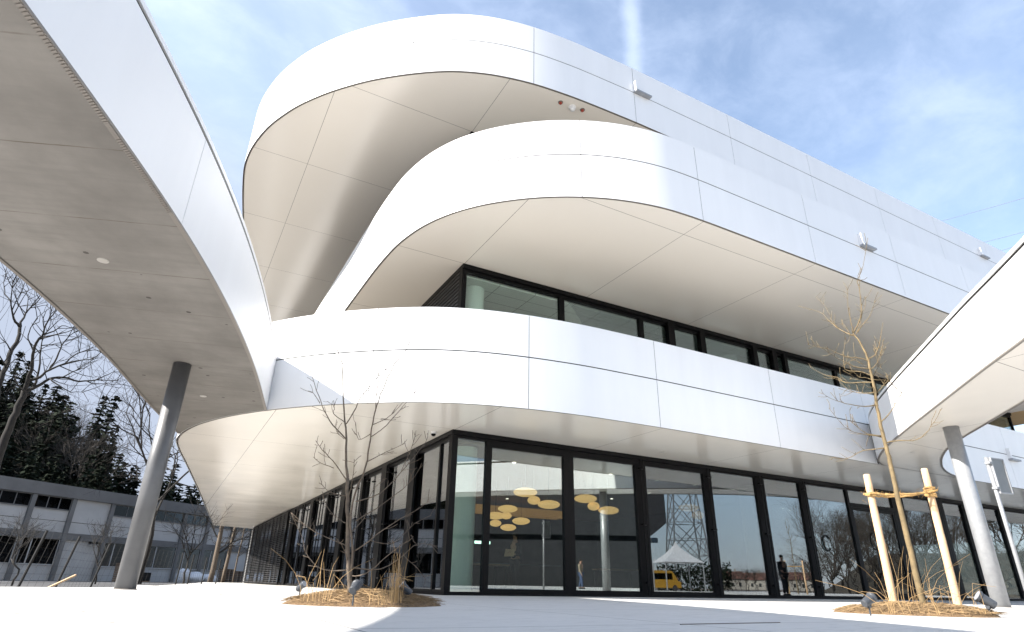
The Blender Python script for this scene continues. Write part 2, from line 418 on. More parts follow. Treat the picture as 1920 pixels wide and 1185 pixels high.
def mk_tiles():
    mt, nt_, b = new_mat('acoustic ceiling tiles'); t = NT(nt_); v = t.coord(); s = t.sep(v)
    ln = t.m('MAXIMUM', line_mask(t, s[0], 0, 1.25, 0.012), line_mask(t, s[1], 0, 0.62, 0.012))
    t.L.new(t.mix(ln, (0.68, 0.68, 0.65), (0.2, 0.2, 0.2)), b.inputs['Base Color']); b.inputs['Roughness'].default_value = 0.9
    return mt
M['tiles'] = mk_tiles()

# ------------------------------------------------------------------ ground
def plaza_z(x, y):
    a = smoothstep(-4.6, -6.4, x)*smoothstep(12, 4, y)*smoothstep(-14, -6, y)
    return 0.076*a
g = MB(); S = 1500
g.quad((-S,-S,-0.12), (S,-S,-0.12), (S,S,-0.12), (-S,S,-0.12))
tag(g.build('ground', M['soil']), 'dark earth ground around the plaza', 'ground', kind='structure')
# paving: outline found on the photo's left edge, big elsewhere
edge = [(-60,-40), (-60,-12), (-24,-6.0), (-12.5,-3.2), (-8.6,-1.1), (-7.0,-0.6), (-6.4,0.9), (-6.5,4), (-6.2,9), (-5.4,16), (-3.9,28), (-3.0,37.5), (-2.6,41)]
pl = MB(); bm = bmesh.new()
ex = resample([Vector(e) for e in edge[2:]], 0.35, 0.6)
outline = [Vector(edge[0]), Vector(edge[1])] + ex + [Vector((60,41)), Vector((60,-40))]
xs = sorted(set([-60,-40,-25,-15] + [-12+0.6*i for i in range(30)] + [6+3*i for i in range(19)]))
ys = sorted(set([-40,-30,-22] + [-18+0.6*i for i in range(60)] + [18+3*i for i in range(9)]))
def inside(p, poly):
    c = False; j = len(poly)-1
    for i in range(len(poly)):
        a, b = poly[i], poly[j]
        if (a.y > p.y) != (b.y > p.y) and p.x < (b.x-a.x)*(p.y-a.y)/(b.y-a.y)+a.x: c = not c
        j = i
    return c
fv = [bm.verts.new((p.x, p.y, 0)) for p in outline]; bm.faces.new(fv)
for x in xs[1:-1]:
    bmesh.ops.bisect_plane(bm, geom=bm.verts[:]+bm.edges[:]+bm.faces[:], plane_co=(x,0,0), plane_no=(1,0,0))
for y in ys[1:-1]:
    bmesh.ops.bisect_plane(bm, geom=bm.verts[:]+bm.edges[:]+bm.faces[:], plane_co=(0,y,0), plane_no=(0,1,0))
bmesh.ops.recalc_face_normals(bm, faces=bm.faces[:])
if sum(f.normal.z for f in bm.faces) < 0: bmesh.ops.reverse_faces(bm, faces=bm.faces[:])
for v in bm.verts: v.co.z = plaza_z(v.co.x, v.co.y)
ext = bmesh.ops.extrude_face_region(bm, geom=bm.faces[:])
newv = [e for e in ext['geom'] if isinstance(e, bmesh.types.BMVert)]
for v in newv: v.co.z = -0.11
bmesh.ops.recalc_face_normals(bm, faces=bm.faces[:])
me = bpy.data.meshes.new('plaza'); bm.to_mesh(me); bm.free(); me.materials.append(M['plaza'])
o = bpy.data.objects.new('plaza', me); col.objects.link(o); tag(o, 'pale concrete plaza in front of the white building', 'plaza', kind='structure')
# road far beyond the plaza, seen mirrored in the glass
rd = MB(); rd.box(-80, 300, -62, -44, -0.2, -0.05)
tag(rd.build('road', M['asphalt']), 'asphalt road across from the building', 'road', kind='structure')
yd = MB(); yd.quad((-60,8,-0.112), (-9,-1,-0.112), (0,58,-0.112), (-60,60,-0.112))
tag(yd.build('yard', M['asphalt']), 'grey yard in front of the warehouse', 'yard', kind='structure')

# ------------------------------------------------------------------ main building
B = empty('main_building', 'large white modern building with three curved stacked bands and black glazing', 'building')
Z1, T1 = 3.9, 6.22
Z2, T2 = 8.815, 11.17
Z3, T3 = 13.73, 16.04
C1 = [(46,-3.16),(12,-3.16),(8.5,-3.16),(4.3,-3.14),(2.05,-3.06),(0.65,-2.88),(-0.6,-2.58),(-1.65,-2.12),(-2.62,-1.43),(-3.62,-0.56),(-4.55,0.5),(-5.3,1.62),(-5.92,3.0),(-6.26,4.4),(-6.36,5.6),(-6.2,7.4),(-5.98,9.2),(-5.2,16.3),(-2.94,38.0)]
C2 = [(34.2,-5.27),(12,-5.27),(6,-5.27),(4.3,-5.27),(3.1,-5.22),(2.1,-5.0),(1.35,-4.72),(0.62,-4.34),(-0.02,-3.9),(-0.8,-3.18),(-1.42,-2.35),(-1.86,-1.35),(-2.12,-0.1),(-2.2,1.5),(-2.22,4.5),(-2.22,36)]
def contour(pts, sig=0.42): return resample([Vector(p) for p in pts], 0.12, sig)
K1, K2 = contour(C1), contour(C2)
K3 = contour([(36,-3.1)]+[(x, y+0.04) if x > 1 else (x, y) for x, y in C1[1:]])
def normals2(P):            # outward: the contour runs from the right end to the left end
    o = []
    for i in range(len(P)):
        d = P[min(i+1, len(P)-1)]-P[max(i-1, 0)]; d.normalize(); o.append(Vector((-d.y, d.x))*-1 if False else Vector((-d.y, d.x)))
    return o
def arc(P):
    s = [0.0]
    for i in range(1, len(P)): s.append(s[-1]+(P[i]-P[i-1]).length)
    return s
def strip(P, Nn, off, z0, z1, a, b, S, mb, flip=False):
    """vertical strip following the contour between arc lengths a and b"""
    def ev(s):
        lo, hi = 0, len(S)-1
        while hi-lo > 1:
            md = (lo+hi)//2
            if S[md] <= s: lo = md
            else: hi = md
        t = (s-S[lo])/(S[hi]-S[lo]); p = P[lo].lerp(P[hi], t); n = Nn[lo].lerp(Nn[hi], t).normalized(); return p+n*off
    ss = [a]+[s for s in S if a+0.02 < s < b-0.02]+[b]
    i0 = len(mb.v)
    for s in ss:
        p = ev(s); mb.v += [(p.x, p.y, z0), (p.x, p.y, z1)]
    for k in range(len(ss)-1):
        q = (i0+2*k, i0+2*k+2, i0+2*k+3, i0+2*k+1)
        mb.f.append(tuple(reversed(q)) if flip else q)
    return mb
def ngon(pts, z, name, mat, parent, down=False):
    bm = bmesh.new(); vs = [bm.verts.new((p[0], p[1], z)) for p in pts]; f = bm.faces.new(vs)
    bm.normal_update()
    if (f.normal.z > 0) == down: bmesh.ops.reverse_faces(bm, faces=[f])
    bmesh.ops.triangulate(bm, faces=bm.faces[:])
    me = bpy.data.meshes.new(name); bm.to_mesh(me); bm.free(); me.materials.append(mat)
    o = bpy.data.objects.new(name, me); col.objects.link(o); o.parent = parent; return o
def fascia(P, z0, z1, seams, parent, name='fascia', gap=0.008):
    Nn = normals2(P); S = arc(P); mb = MB(); mid = z0+(z1-z0)*0.535
    cuts = [0.0]+sorted(s for s in seams if 0.1 < s < S[-1]-0.1)+[S[-1]]
    for a, b in zip(cuts[:-1], cuts[1:]):
        strip(P, Nn, 0, z0, mid-0.014, a+gap, b-gap, S, mb)
        strip(P, Nn, 0, mid+0.014, z1, a+gap, b-gap, S, mb)
    o = mb.build(name, M['white'], parent, smooth=True)
    so = o.modifiers.new('thick', 'SOLIDIFY'); so.thickness = 0.008; so.offset = -1
    o.modifiers.new('split', 'EDGE_SPLIT').split_angle = R(35)
    bk = MB(); strip(P, Nn, -0.012, z0+0.02, z1-0.02, 0, S[-1], S, bk); bk.build('joint_backing', M['gap'], o, smooth=True)
    cp = MB()
    for i in range(len(P)-1):
        a, b, n0, n1 = P[i], P[i+1], Nn[i], Nn[i+1]
        a2, b2 = a-n0*0.35, b-n1*0.35
        cp.quad((a.x,a.y,z1+0.003), (b.x,b.y,z1+0.003), (b2.x,b2.y,z1+0.003), (a2.x,a2.y,z1+0.003))
        a3, b3 = a-n0*0.35, b-n1*0.35
        cp.quad((a3.x,a3.y,z1+0.003), (b3.x,b3.y,z1+0.003), (b3.x,b3.y,z1-1.15), (a3.x,a3.y,z1-1.15))
    cp.build('coping', M['white'], o, smooth=False)
    return o
def seam_list(P, x_ref, straight=4.36, curve=3.66):
    S = arc(P); k = min(range(len(P)), key=lambda i: (P[i]-Vector(x_ref)).length); s0 = S[k]; out_ = [s0]; s = s0
    while s > 0: s -= straight; out_.append(s)
    s = s0
    while s < S[-1]: s += curve; out_.append(s)
    return out_
fascia(K1, Z1, T1, seam_list(K1, (4.24,-3.14)), B)
fascia(K2, Z2, T2, seam_list(K2, (4.33,-5.27), curve=3.35), B)
fascia(K3, Z3, T3, seam_list(K3, (4.29,-3.1)), B)
def inset(P, d):
    Nn = normals2(P); return [(p-n*d) for p, n in zip(P, Nn)]
def edge_strip(P, z, parent, w=0.045):
    Nn = normals2(P); mb = MB()
    for i in range(len(P)-1):
        a, b = P[i]-Nn[i]*0.031, P[i+1]-Nn[i+1]*0.031; a2, b2 = P[i]-Nn[i]*(0.031+w), P[i+1]-Nn[i+1]*(0.031+w)
        mb.quad((a2.x,a2.y,z), (b2.x,b2.y,z), (b.x,b.y,z), (a.x,a.y,z))
    return mb.build('shadow_gap', M['edge'], parent)
for P, z, close in ((K1, Z1, [(2,40),(46,40)]), (K2, Z2, [(0,36.5),(31.0,36.5),(31.0,-5.2)]), (K3, Z3, [(2,40),(36,40)])):
    ins = inset(P, 0.06)
    if z == Z2: ins = [p for p in ins if p.x < 31.0]
    s_ = ngon(ins+[Vector(c) for c in close], z+0.004, 'soffit', M['soffit'], B, down=True)
    edge_strip(P, z+0.016, s_)
eo = MB(); eo.box(31.0, 34.15, -5.2, 10, Z2+0.002, Z2+0.3); eo.build('terrace_soffit', M['end_ochre'], B)['label'] = 'ochre soffit at the far right end'
for P, z, close, nm in ((K1, 5.0, [(2,40),(46,40)], 'terrace_floor'), (K2, 9.95, [(0,36.5),(34.2,36.5)], 'terrace_floor'), (K3, 15.0, [(2,40),(36,40)], 'roof')):
    ngon(inset(P, 0.34)+[Vector(c) for c in close], z, nm, M['roofing'], B)
# solid slab edges behind, right end and back so nothing is paper thin
bx_ = MB(); bx_.box(33.9, 34.2, -5.2, 36.5, Z2+0.02, T2-0.02); bx_.box(35.7, 36.0, -3.0, 40, Z3+0.02, T3-0.02); bx_.build('end_wall', M['white'], B)
# --- back walls
bw = MB(); bw.box(0.0, 46, 39.0, 39.3, 0, 3.88); bw.box(0, 31, 36.2, 36.5, 5.01, Z2-0.01); bw.box(0.3, 31, 37, 37.3, 9.97, Z3-0.01); bw.build('rear_wall', M['wh_wall'], B)

# --- ground floor glazing, front (plane y = 0, x to the right)
def frame_rect(x0, x1, z0, z1, t_l, t_r, t_b, t_t, y0, y1):
    mb = MB(); mb.box(x0, x0+t_l, y0, y1, z0, z1); mb.box(x1-t_r, x1, y0, y1, z0, z1)
    mb.box(x0+t_l, x1-t_r, y0+0.002, y1-0.002, z0, z0+t_b); mb.box(x0+t_l, x1-t_r, y0+0.002, y1-0.002, z1-t_t, z1); return mb
HB, HT = 0.03, 3.78
front = [(0.0,1.0,.10,.07,.05,.06), (1.0,3.52,.10,.16,.12,.20), (3.52,6.11,.17,.20,.12,.17), (6.11,8.86,.21,.16,.12,.15), (8.86,11.3,.14,.20,.07,.05), (11.3,13.48,.22,.16,.07,.05), (13.48,16.0,.18,.06,.07,.05),
         (18.9,21.9,.6,.24,.07,.05), (21.9,24.0,.24,.18,.07,.05), (24.0,27.0,.2,.2,.07,.05), (27.0,30.0,.2,.2,.07,.05), (30.0,33.0,.2,.2,.07,.05), (33.0,36.0,.2,.2,.07,.05), (36.0,41.0,.2,.2,.07,.05)]
prnd = random.Random(5)
def pane(x0, x1, z0, z1, y, parent, mat=None):
    mb = MB().box(x0, x1, y, y+0.012, z0, z1); a_, b_ = prnd.gauss(0, 0.0011), prnd.gauss(0, 0.0009); cx_, cz_ = (x0+x1)/2, (z0+z1)/2
    mb.v = [(vx, vy+a_*(vx-cx_)+b_*(vz-cz_), vz) for vx, vy, vz in mb.v]
    return mb.build('pane', mat or M['glass'], parent)
for k, (x0, x1, tl, tr, tb, tt) in enumerate(front):
    w = frame_rect(x0+0.002, x1-0.002, HB, HT, tl, tr, tb, tt, -0.035, 0.075).build('window', M['black'], B)
    pane(x0+tl-0.005, x1-tr+0.005, HB+tb-0.005, HT-tt+0.005, 0.02, w)
# door pair with transom
dw = frame_rect(16.002, 18.898, HB, HT, .06, .16, .02, .05, -0.035, 0.075); dw.box(16.062, 18.738, -0.045, 0.07, 3.12, 3.26)
d_ = dw.build('door', M['black'], B); pane(16.05, 18.75, 3.25, 3.735, 0.02, d_)
for a, b in ((16.07, 17.40), (17.41, 18.73)):
    lf = frame_rect(a, b, 0.055, 3.11, .10, .10, .16, .10, -0.03, 0.04).build('door_leaf', M['black'], d_)
    lf['label'] = 'glazed leaf of the entrance doors'
    MB().box(a+.095, b-.095, 0.0, 0.012, 0.21, 3.015).build('pane', M['glass'], d_)
hd = MB(); hd.tube([(17.30,-0.10,0.9),(17.30,-0.10,1.7)], 0.02, 8); hd.tube([(17.52,-0.10,0.9),(17.52,-0.10,1.7)], 0.02, 8)
hd.box(17.29,17.31,-0.1,-0.03,1.0,1.03); hd.box(17.29,17.31,-0.1,-0.03,1.57,1.6); hd.box(17.51,17.53,-0.1,-0.03,1.0,1.03); hd.box(17.51,17.53,-0.1,-0.03,1.57,1.6)
hd.build('handle', M['galv'], d_)
for cx_, cz_, w_, h_ in ((14.34,1.78,.40,.52), (17.12,1.96,.44,.58)):
    pts = [(cx_+math.cos(t)*w_/2, 0.0-0.004, cz_+math.sin(t)*h_/2) for t in [R(38+(322-38)*i/22) for i in range(23)]]
    MB().tube(pts, 0.02, 6).build('lettering', M['black'], B)['label'] = 'letter C fixed on the glass'
# header and sill
hh = MB(); hh.box(-0.06, 41.0, -0.09, 0.1, HT+0.002, Z1-0.002); hh.box(-0.09, -0.062, -0.09, 0.1, HT+0.002, Z1-0.002)
hh.box(-0.09, 0.06, 0.102, 38.2, HT+0.002, Z1-0.002); hh.build('glazing_header', M['black'], B)
MB().box(-0.05, 41.0, -0.05, 0.08, 0.0, HB-0.002).box(-0.05, 0.06, 0.082, 38.2, 0.0, HB-0.002).build('glazing_sill', M['black'], B)
# shutter guide rods, pairs with small clamps
def rods(xc, along, parent, off):
    mb = MB()
    for dx in (-0.06, 0.06):
        if along == 'x': mb.tube([(xc+dx, off, 0.06), (xc+dx, off, HT)], 0.016, 6)
        else: mb.tube([(off, xc+dx, 0.06), (off, xc+dx, HT)], 0.013, 6)
    for z in (0.35, 1.9, 3.5):
        if along == 'x': mb.box(xc-0.09, xc+0.09, off-0.02, -0.036, z, z+0.04)
        else: mb.box(off-0.02, -0.036, xc-0.09, xc+0.09, z, z+0.04)
    return mb.build('guide_rod', M['black'], parent)
for x in (6.12, 8.88, 11.28, 13.50, 21.9, 24.0, 27.0): rods(x, 'x', B, -0.11)
MB().box(21.62, 22.18, -0.12, -0.036, HB, HT).build('post', M['black'], B)
# corner post
MB().box(-0.075, -0.002, -0.075, 0.13, HB, HT).build('corner_post', M['black'], B)

# --- ground floor glazing, left side (plane x = 0, y going back)
lefts = [0.13, 0.82, 2.75, 5.45, 8.0, 10.6, 13.4, 16.6, 19.0, 21.5, 25, 28.5, 32, 35, 38.2]
for a, b in zip(lefts[:-1], lefts[1:]):
    mb = MB(); mb.box(-0.035, 0.06, a, a+0.05, HB, HT); mb.box(-0.035, 0.06, b-0.05, b-0.002, HB, HT)
    mb.box(-0.033, 0.058, a+0.05, b-0.05, HB, HB+0.09); mb.box(-0.033, 0.058, a+0.05, b-0.05, HT-0.1, HT)
    w = mb.build('window', M['black'], B)
    MB().box(0.01, 0.022, a+0.045, b-0.045, HB+0.085, HT-0.095).build('pane', M['glass'], w)
for yy, ww in ((2.72,.24), (5.45,.26), (8.0,.14), (10.6,.30), (13.4,.14), (16.6,.30), (21.4,.4)):     # folded shutter packs
    mb = MB(); n_ = 3
    for q in range(n_): mb.box(-0.125+0.03*q, -0.105+0.03*q, yy-ww+0.03*q, yy+ww-0.03*q, 0.05, HT-0.02)
    mb.build('folded_shutter', M['black'], B)
for yy in (5.0, 7.3, 9.4, 12.0, 12.6, 14.6, 15.3, 18.2, 18.8, 20.2): rods(yy, 'y', B, -0.12)
def louvre(y0, y1):
    f = MB(); x = -0.22
    for yy in (y0, y1-0.06, (y0+y1)/2-0.03): f.box(x-0.03, x+0.03, yy, yy+0.06, 0.05, HT-0.02)
    fo = f.box(x-0.028, x+0.028, y0+0.061, y1-0.061, 0.052, 0.09).box(x-0.028, x+0.028, y0+0.061, y1-0.061, HT-0.06, HT-0.022).build('louvre_screen', M['black'], B)
    s = MB(); z = 0.10
    while z < HT-0.06: s.box(x-0.022, x+0.022, y0+0.06, (y0+y1)/2-0.032, z, z+0.052); s.box(x-0.022, x+0.022, (y0+y1)/2+0.032, y1-0.062, z, z+0.052); z += 0.105
    s.build('slat', M['louvre'], fo)
for a, b in ((22.2,24.6), (24.7,27.2), (27.3,30.2), (30.3,34.0), (34.1,38.1)): louvre(a, b)

# --- upper storeys
def upper(z0, z1, xs_, y_end, louv):
    for k in range(len(xs_)-1):
        a, b = xs_[k], xs_[k+1]; tl = 0.09; tr = 0.09
        w = frame_rect(a+0.002, b-0.002, z0, z1-0.14, tl, tr, .1, .10, -0.04, 0.07).build('window', M['black'], B)
        pane(a+tl-0.005, b-tr+0.005, z0+.095, z1-.235, 0.02, w, M['glass_up'])
    MB().box(-0.06, xs_[-1], -0.10, 0.08, z1-0.138, z1-0.002).box(-0.06, 0.08, 0.082, y_end, z1-0.138, z1-0.002).build('glazing_header', M['black'], B)
    MB().box(-0.06, -0.002, -0.06, 0.14, z0, z1-0.14).build('corner_post', M['black'], B)
    wl = MB(); wl.box(-0.02, 0.05, 0.141, y_end, z0, z1-0.142); wo = wl.build('louvred_wall', M['gap'], B)
    s = MB(); z = z1-0.24
    while z > z0+0.6 and louv: s.box(-0.055, -0.021, 0.16, y_end-0.05, z, z+0.075); z -= 0.125
    if louv: s.build('slat', M['louvre'], wo)
upper(5.005, Z2, [0.0, 3.4, 6.6, 7.85, 9.35, 12.0, 13.1, 13.8, 16.9, 19.5, 22.5, 25.5, 28.5, 31.0], 36.2, True)
upper(9.96, Z3, [0.0, 4.4, 8.8, 13.2, 17.6, 22, 26.4, 31.0], 37.0, False)
for a, b in ((13.62,13.80),(12.98,13.2),(7.72,8.0),(9.22,9.45),(11.9,12.12)): MB().box(a, b, -0.14, -0.041, 5.01, Z2-0.14).build('post', M['black'], B)
# --- interiors
MB().box(0.07, 45.5, 0.09, 38.9, 3.62, 3.70).build('interior_ceiling', M['int_ceiling'], B)
MB().box(0.07, 45.5, 0.09, 38.9, 0.0, 0.022).build('interior_floor', M['int_floor'], B)
iw = MB(); iw.box(5.5, 45.4, 15.0, 15.3, 0.03, 3.61); iw.box(5.2, 5.49, 15.3, 38, 0.03, 3.61); iw.box(15.4,15.55,3.2,14.9,0.03,3.61); iw.build('interior_wall', M['int_wall'], B)
MB().box(0.09, 30.9, 0.09, 36.1, Z2-0.33, Z2-0.27).build('interior_ceiling', M['tiles'], B)
MB().box(2, 30.5, 8.0, 8.2, 5.02, Z2-0.34).box(30.7,30.9,0.1,36,5.02,Z2-0.34).box(0.09,0.2,8.3,36,5.02,Z2-0.34).build('interior_wall', M['wh_wall'], B)
for (x, y, z0, z1) in ((0.62,0.62,0.03,3.61), (11.9,1.0,0.03,3.61), (20.6,1.0,0.03,3.61), (0.66,0.7,5.02,Z2-0.35), (11.7,0.9,5.02,Z2-0.35)):
    MB().tube([(x,y,z0),(x,y,z1)], 0.33, 28).build('interior_column', M['int_col'], B, smooth=False)
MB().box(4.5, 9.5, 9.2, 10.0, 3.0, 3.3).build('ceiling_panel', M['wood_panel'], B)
for px in ((964,867),(1145,889),(1232,901),(1303,909),(1375,918),(951,935),(1147,935),(1219,924),(1093,997),(1469,953),(1482,956)):
    q = at_z(px[0], px[1], 3.615); 
    if q.y < 0.4 or q.y > 14: continue
    MB().lathe([(0.055,0),(0.055,0.012)], (q.x,q.y,3.604), 12).build('downlight', M['down'], B)

# things fixed to the building
def bracket(x, y, z, label):
    e = empty('wall_bracket', label, 'bracket', (x, y, z), 'white brackets on the curved bands')
    MB().box(-0.04,0.04,-0.13,-0.002,-0.02,0.36).build('plate', M['bracket'], e, bevel=0.004)
    MB().box(-0.04,0.60,-0.16,-0.002,-0.085,-0.021).build('arm', M['galv'], e, bevel=0.004)
bracket(4.34, -3.105, 15.02, 'white L-shaped bracket on the top band near its curve')
bracket(25.3, -3.105, 15.02, 'white L-shaped bracket at the far right of the top band')
bracket(11.15, -5.27, 10.18, 'white L-shaped bracket on the middle band above the staked tree')
bracket(21.6, -3.16, 5.0, 'white L-shaped bracket on the lowest band behind the road sign')
q = at_z(1073, 201, Z3)
e = empty('ceiling_camera', 'white domed camera under the top overhang between two red sockets', 'camera', (q.x, q.y, Z3))
MB().lathe([(0.10,-0.06),(0.12,-0.03),(0.12,0.003)], (0,0,0), 20).build('base', M['bracket'], e)
MB().lathe([(0.02,-0.15),(0.06,-0.135),(0.085,-0.10),(0.09,-0.061)], (0,0,0), 20).build('dome', M['bracket'], e, smooth=True)
for px, lab in (((1051,192), 'small red socket left of the domed camera under the top overhang'), ((1092,206), 'small red socket right of the domed camera under the top overhang')):
    q = at_z(px[0], px[1], Z3)
    e = empty('ceiling_socket', lab, 'socket', (q.x, q.y, Z3), 'red sockets under the top overhang')
    MB().lathe([(0.075,-0.012),(0.08,0.003)], (0,0,0), 16).build('rim', M['edge'], e)
    MB().lathe([(0.03,-0.07),(0.045,-0.05),(0.045,-0.013)], (0,0,0), 12).build('cap', M['red'], e)
q = at_z(813, 810, Z1)
e = empty('dome_camera', 'small dark dome camera under the lowest overhang beside the glass corner', 'camera', (q.x, q.y, Z1))
MB().lathe([(0.07,-0.05),(0.07,0.003)], (0,0,0), 16).build('base', M['bracket'], e)
MB().lathe([(0.01,-0.115),(0.04,-0.105),(0.058,-0.08),(0.062,-0.051)], (0,0,0), 16).build('dome', M['black'], e, smooth=True)
for px, z, lab in (((719,786),Z1,'unlit round downlight in the soffit left of the glass corner'), ((1242,848),Z1,'unlit round downlight in the soffit above the front windows'), ((525,950),Z1,'unlit round downlight in the soffit above the louvre screens')):
    q = at_z(px[0], px[1], z); e = MB().lathe([(0.085,-0.008),(0.085,0.003)], (0,0,0), 20).build('downlight', M['down_off']); e.location = (q.x, q.y, z)
    tag(e, lab, 'downlight', 'downlights in the lowest soffit')

# ------------------------------------------------------------------ canopies
def canopy(name, label, inner, outer_, zb, zt, soff_mat, seams=(), rows=None):
    """inner and outer_ are edge curves with the same count; strip slab between them"""
    e = empty(name, label, 'canopy', (inner[len(inner)//2].x, inner[len(inner)//2].y, zb)); loc = e.location
    n = len(inner); s = MB(); uvs = []; acc = 0; A = 6
    RW = rows or list(zip(inner, outer_)); nr = len(RW)
    for i, (ri, ro) in enumerate(RW):
        if i: acc += (ri.lerp(ro, .5)-RW[i-1][0].lerp(RW[i-1][1], .5)).length
        for k in range(A+1):
            p = ri.lerp(ro, k/A); s.v.append((p.x, p.y, zb+0.004)); uvs.append((acc, k/A*(ri-ro).length))
    for i in range(nr-1):
        for k in range(A):
            s.f.append((i*(A+1)+k, i*(A+1)+k+1, (i+1)*(A+1)+k+1, (i+1)*(A+1)+k))
    shift(s, loc); so_ = s.build('soffit', soff_mat, e, uvs=uvs)
    me = so_.data
    if me.polygons[0].normal.z > 0: me.flip_normals()
    r = MB()
    for i in range(n-1): r.quad((inner[i].x,inner[i].y,zt-0.06), (inner[i+1].x,inner[i+1].y,zt-0.06), (outer_[i+1].x,outer_[i+1].y,zt-0.06), (outer_[i].x,outer_[i].y,zt-0.06))
    r.quad((inner[0].x,inner[0].y,zb+.01),(outer_[0].x,outer_[0].y,zb+.01),(outer_[0].x,outer_[0].y,zt-.06),(inner[0].x,inner[0].y,zt-.06))
    shift(r, loc).build('roof', M['roofing'], e)
    for c, sgn in ((inner, 1), (outer_, -1)):
        Nn = normals2(c); S = arc(c); mid_ = inner[n//2].lerp(outer_[n//2], 0.5)
        if (Nn[n//2]).dot(c[n//2]-mid_) < 0: Nn = [-x for x in Nn]
        f = MB(); cuts = [0.0]+[q for q in seams if q < S[-1]-0.2]+[S[-1]]
        for a, b in zip(cuts[:-1], cuts[1:]): strip(c, Nn, 0.0, zb+0.012, zt-0.075, a+0.006, b-0.006, S, f)
        fo = shift(f, loc).build('fascia', M['white'], e, smooth=True)
        sm = fo.modifiers.new('thick', 'SOLIDIFY'); sm.thickness = 0.02; sm.offset = 0; fo.modifiers.new('split', 'EDGE_SPLIT').split_angle = R(35)
        bk = MB(); strip(c, Nn, -0.045, zb+0.02, zt-0.03, 0, S[-1], S, bk); shift(bk, loc).build('joint_backing', M['gap'], fo)
        t_ = MB()          # dark reveal and white flashing lip
        strip(c, Nn, -0.025, zt-0.085, zt-0.005, 0, S[-1], S, t_); shift(t_, loc).build('reveal', M['gap'], e)
        fl = MB(); i0 = 0
        prof = ((0.0, zt-0.005), (0.0, zt+0.06), (-0.3, zt+0.07), (-0.3, zt-0.005))
        for i in range(n):
            for off, z in prof: p = c[i]+Nn[i]*off; fl.v.append((p.x, p.y, z))
        for i in range(n-1):
            for k in range(4): fl.f.append((i*4+k, i*4+(k+1) % 4, (i+1)*4+(k+1) % 4, (i+1)*4+k))
        shift(fl, loc).build('flashing', M['white'], e)
        bt = MB()          # drip edge between soffit and fascia
        for i in range(n-1):
            a, b = c[i]+Nn[i]*0.012, c[i+1]+Nn[i+1]*0.012; a2, b2 = c[i]-Nn[i]*0.04, c[i+1]-Nn[i+1]*0.04
            bt.quad((a.x,a.y,zb-0.012),(b.x,b.y,zb-0.012),(b2.x,b2.y,zb-0.012),(a2.x,a2.y,zb-0.012))
            bt.quad((a.x,a.y,zb-0.012),(b.x,b.y,zb-0.012),(b.x,b.y,zb+0.014),(a.x,a.y,zb+0.014))
        shift(bt, loc).build('drip_edge', M['edge'], e)
    return e
def column(e, x, y, z0, z1, r, mat):
    loc = e.location; mb = MB()
    mb.tube([(x,y,z0-0.05),(x,y,z1+0.002)], r, 40); o = shift(mb, loc).build('column', mat, e, smooth=False)
    for p in o.data.polygons: p.use_smooth = len(p.vertices) == 4
    mb = MB().lathe([(r+0.014,-0.02),(r+0.014,0.008),(r+0.002,0.012)], (x-loc[0],y-loc[1],z0-loc[2]), 40).build('base_joint', M['edge'], e)
    return o
def lights(e, pxs, z):
    for px in pxs:
        q = at_z(px[0], px[1], z)-e.location
        MB().lathe([(0.065,-0.004),(0.07,0.006)], (q.x,q.y,0.0), 24).build('downlight', M['down_off'], e)
N_ = 70
def fix(pts, sig=0.9):
    P = resample([Vector(p) for p in pts], 0.1, sig)
    return [P[round(i*(len(P)-1)/(N_-1))] for i in range(N_)]
LIn = fix([(-4.58,0.55),(-4.75,-0.3),(-5.2,-2.45),(-5.56,-3.9),(-5.83,-4.9),(-6.22,-6.2),(-6.62,-7.38),(-6.97,-8.3),(-7.33,-9.15),(-7.72,-10.1),(-8.5,-11.8),(-9.6,-13.8),(-12,-17.5)])
LOut = fix([(-6.3,4.55),(-6.75,2.7),(-7.25,0.3),(-7.68,-2.0),(-8.22,-4.05),(-8.65,-5.45),(-9.3,-7.2),(-10.1,-9.1),(-11.2,-11.4),(-12.6,-14.0),(-15,-17.5)])
# the last stretch of the outer edge and the inner edge meet the building along its curved band
# its soffit rows run square to the canopy; the first ones start on the building's curved band
fillet = [p for p in K1 if p.x < -4.55 and 0.3 < p.y < 4.6]; fillet.reverse()
rows_ = []
nO = normals2(LIn); sgn_ = 1 if nO[30].dot(LOut[30]-LIn[30]) > 0 else -1
def hit_outer(p, d):
    best = None
    for a_, b_ in zip(LOut[:-1], LOut[1:]):
        den = d.x*(b_-a_).y-d.y*(b_-a_).x
        if abs(den) < 1e-9: continue
        w_ = a_-p; t_ = (w_.x*(b_-a_).y-w_.y*(b_-a_).x)/den; u_ = (w_.x*d.y-w_.y*d.x)/den
        if t_ > 0 and -1e-6 <= u_ <= 1.000001 and (best is None or t_ < best[0]): best = (t_, a_.lerp(b_, u_))
    return best[1] if best else None
first_hit = hit_outer(LIn[0], nO[0]*sgn_); near = [p for p in LOut if p.y > first_hit.y]+[first_hit]
for i, p in enumerate(fillet):
    f_ = i/len(fillet)*(len(near)-1); k = int(f_); rows_.append((p, near[k].lerp(near[min(k+1, len(near)-1)], f_-k)))
for p, nn_ in zip(LIn, nO):
    h_ = hit_outer(p, nn_*sgn_)
    if h_: rows_.append((p, h_))
LC = canopy('canopy', 'sweeping concrete canopy with white edges over the left side of the plaza', LIn, LOut, Z1, 5.2, M['concrete'], (8.25, 16.5), rows_)
column(LC, -6.44, -2.05, plaza_z(-6.44,-2.05), Z1, 0.155, M['steel_dark'])
lights(LC, ((193,489),(381,743)), Z1)
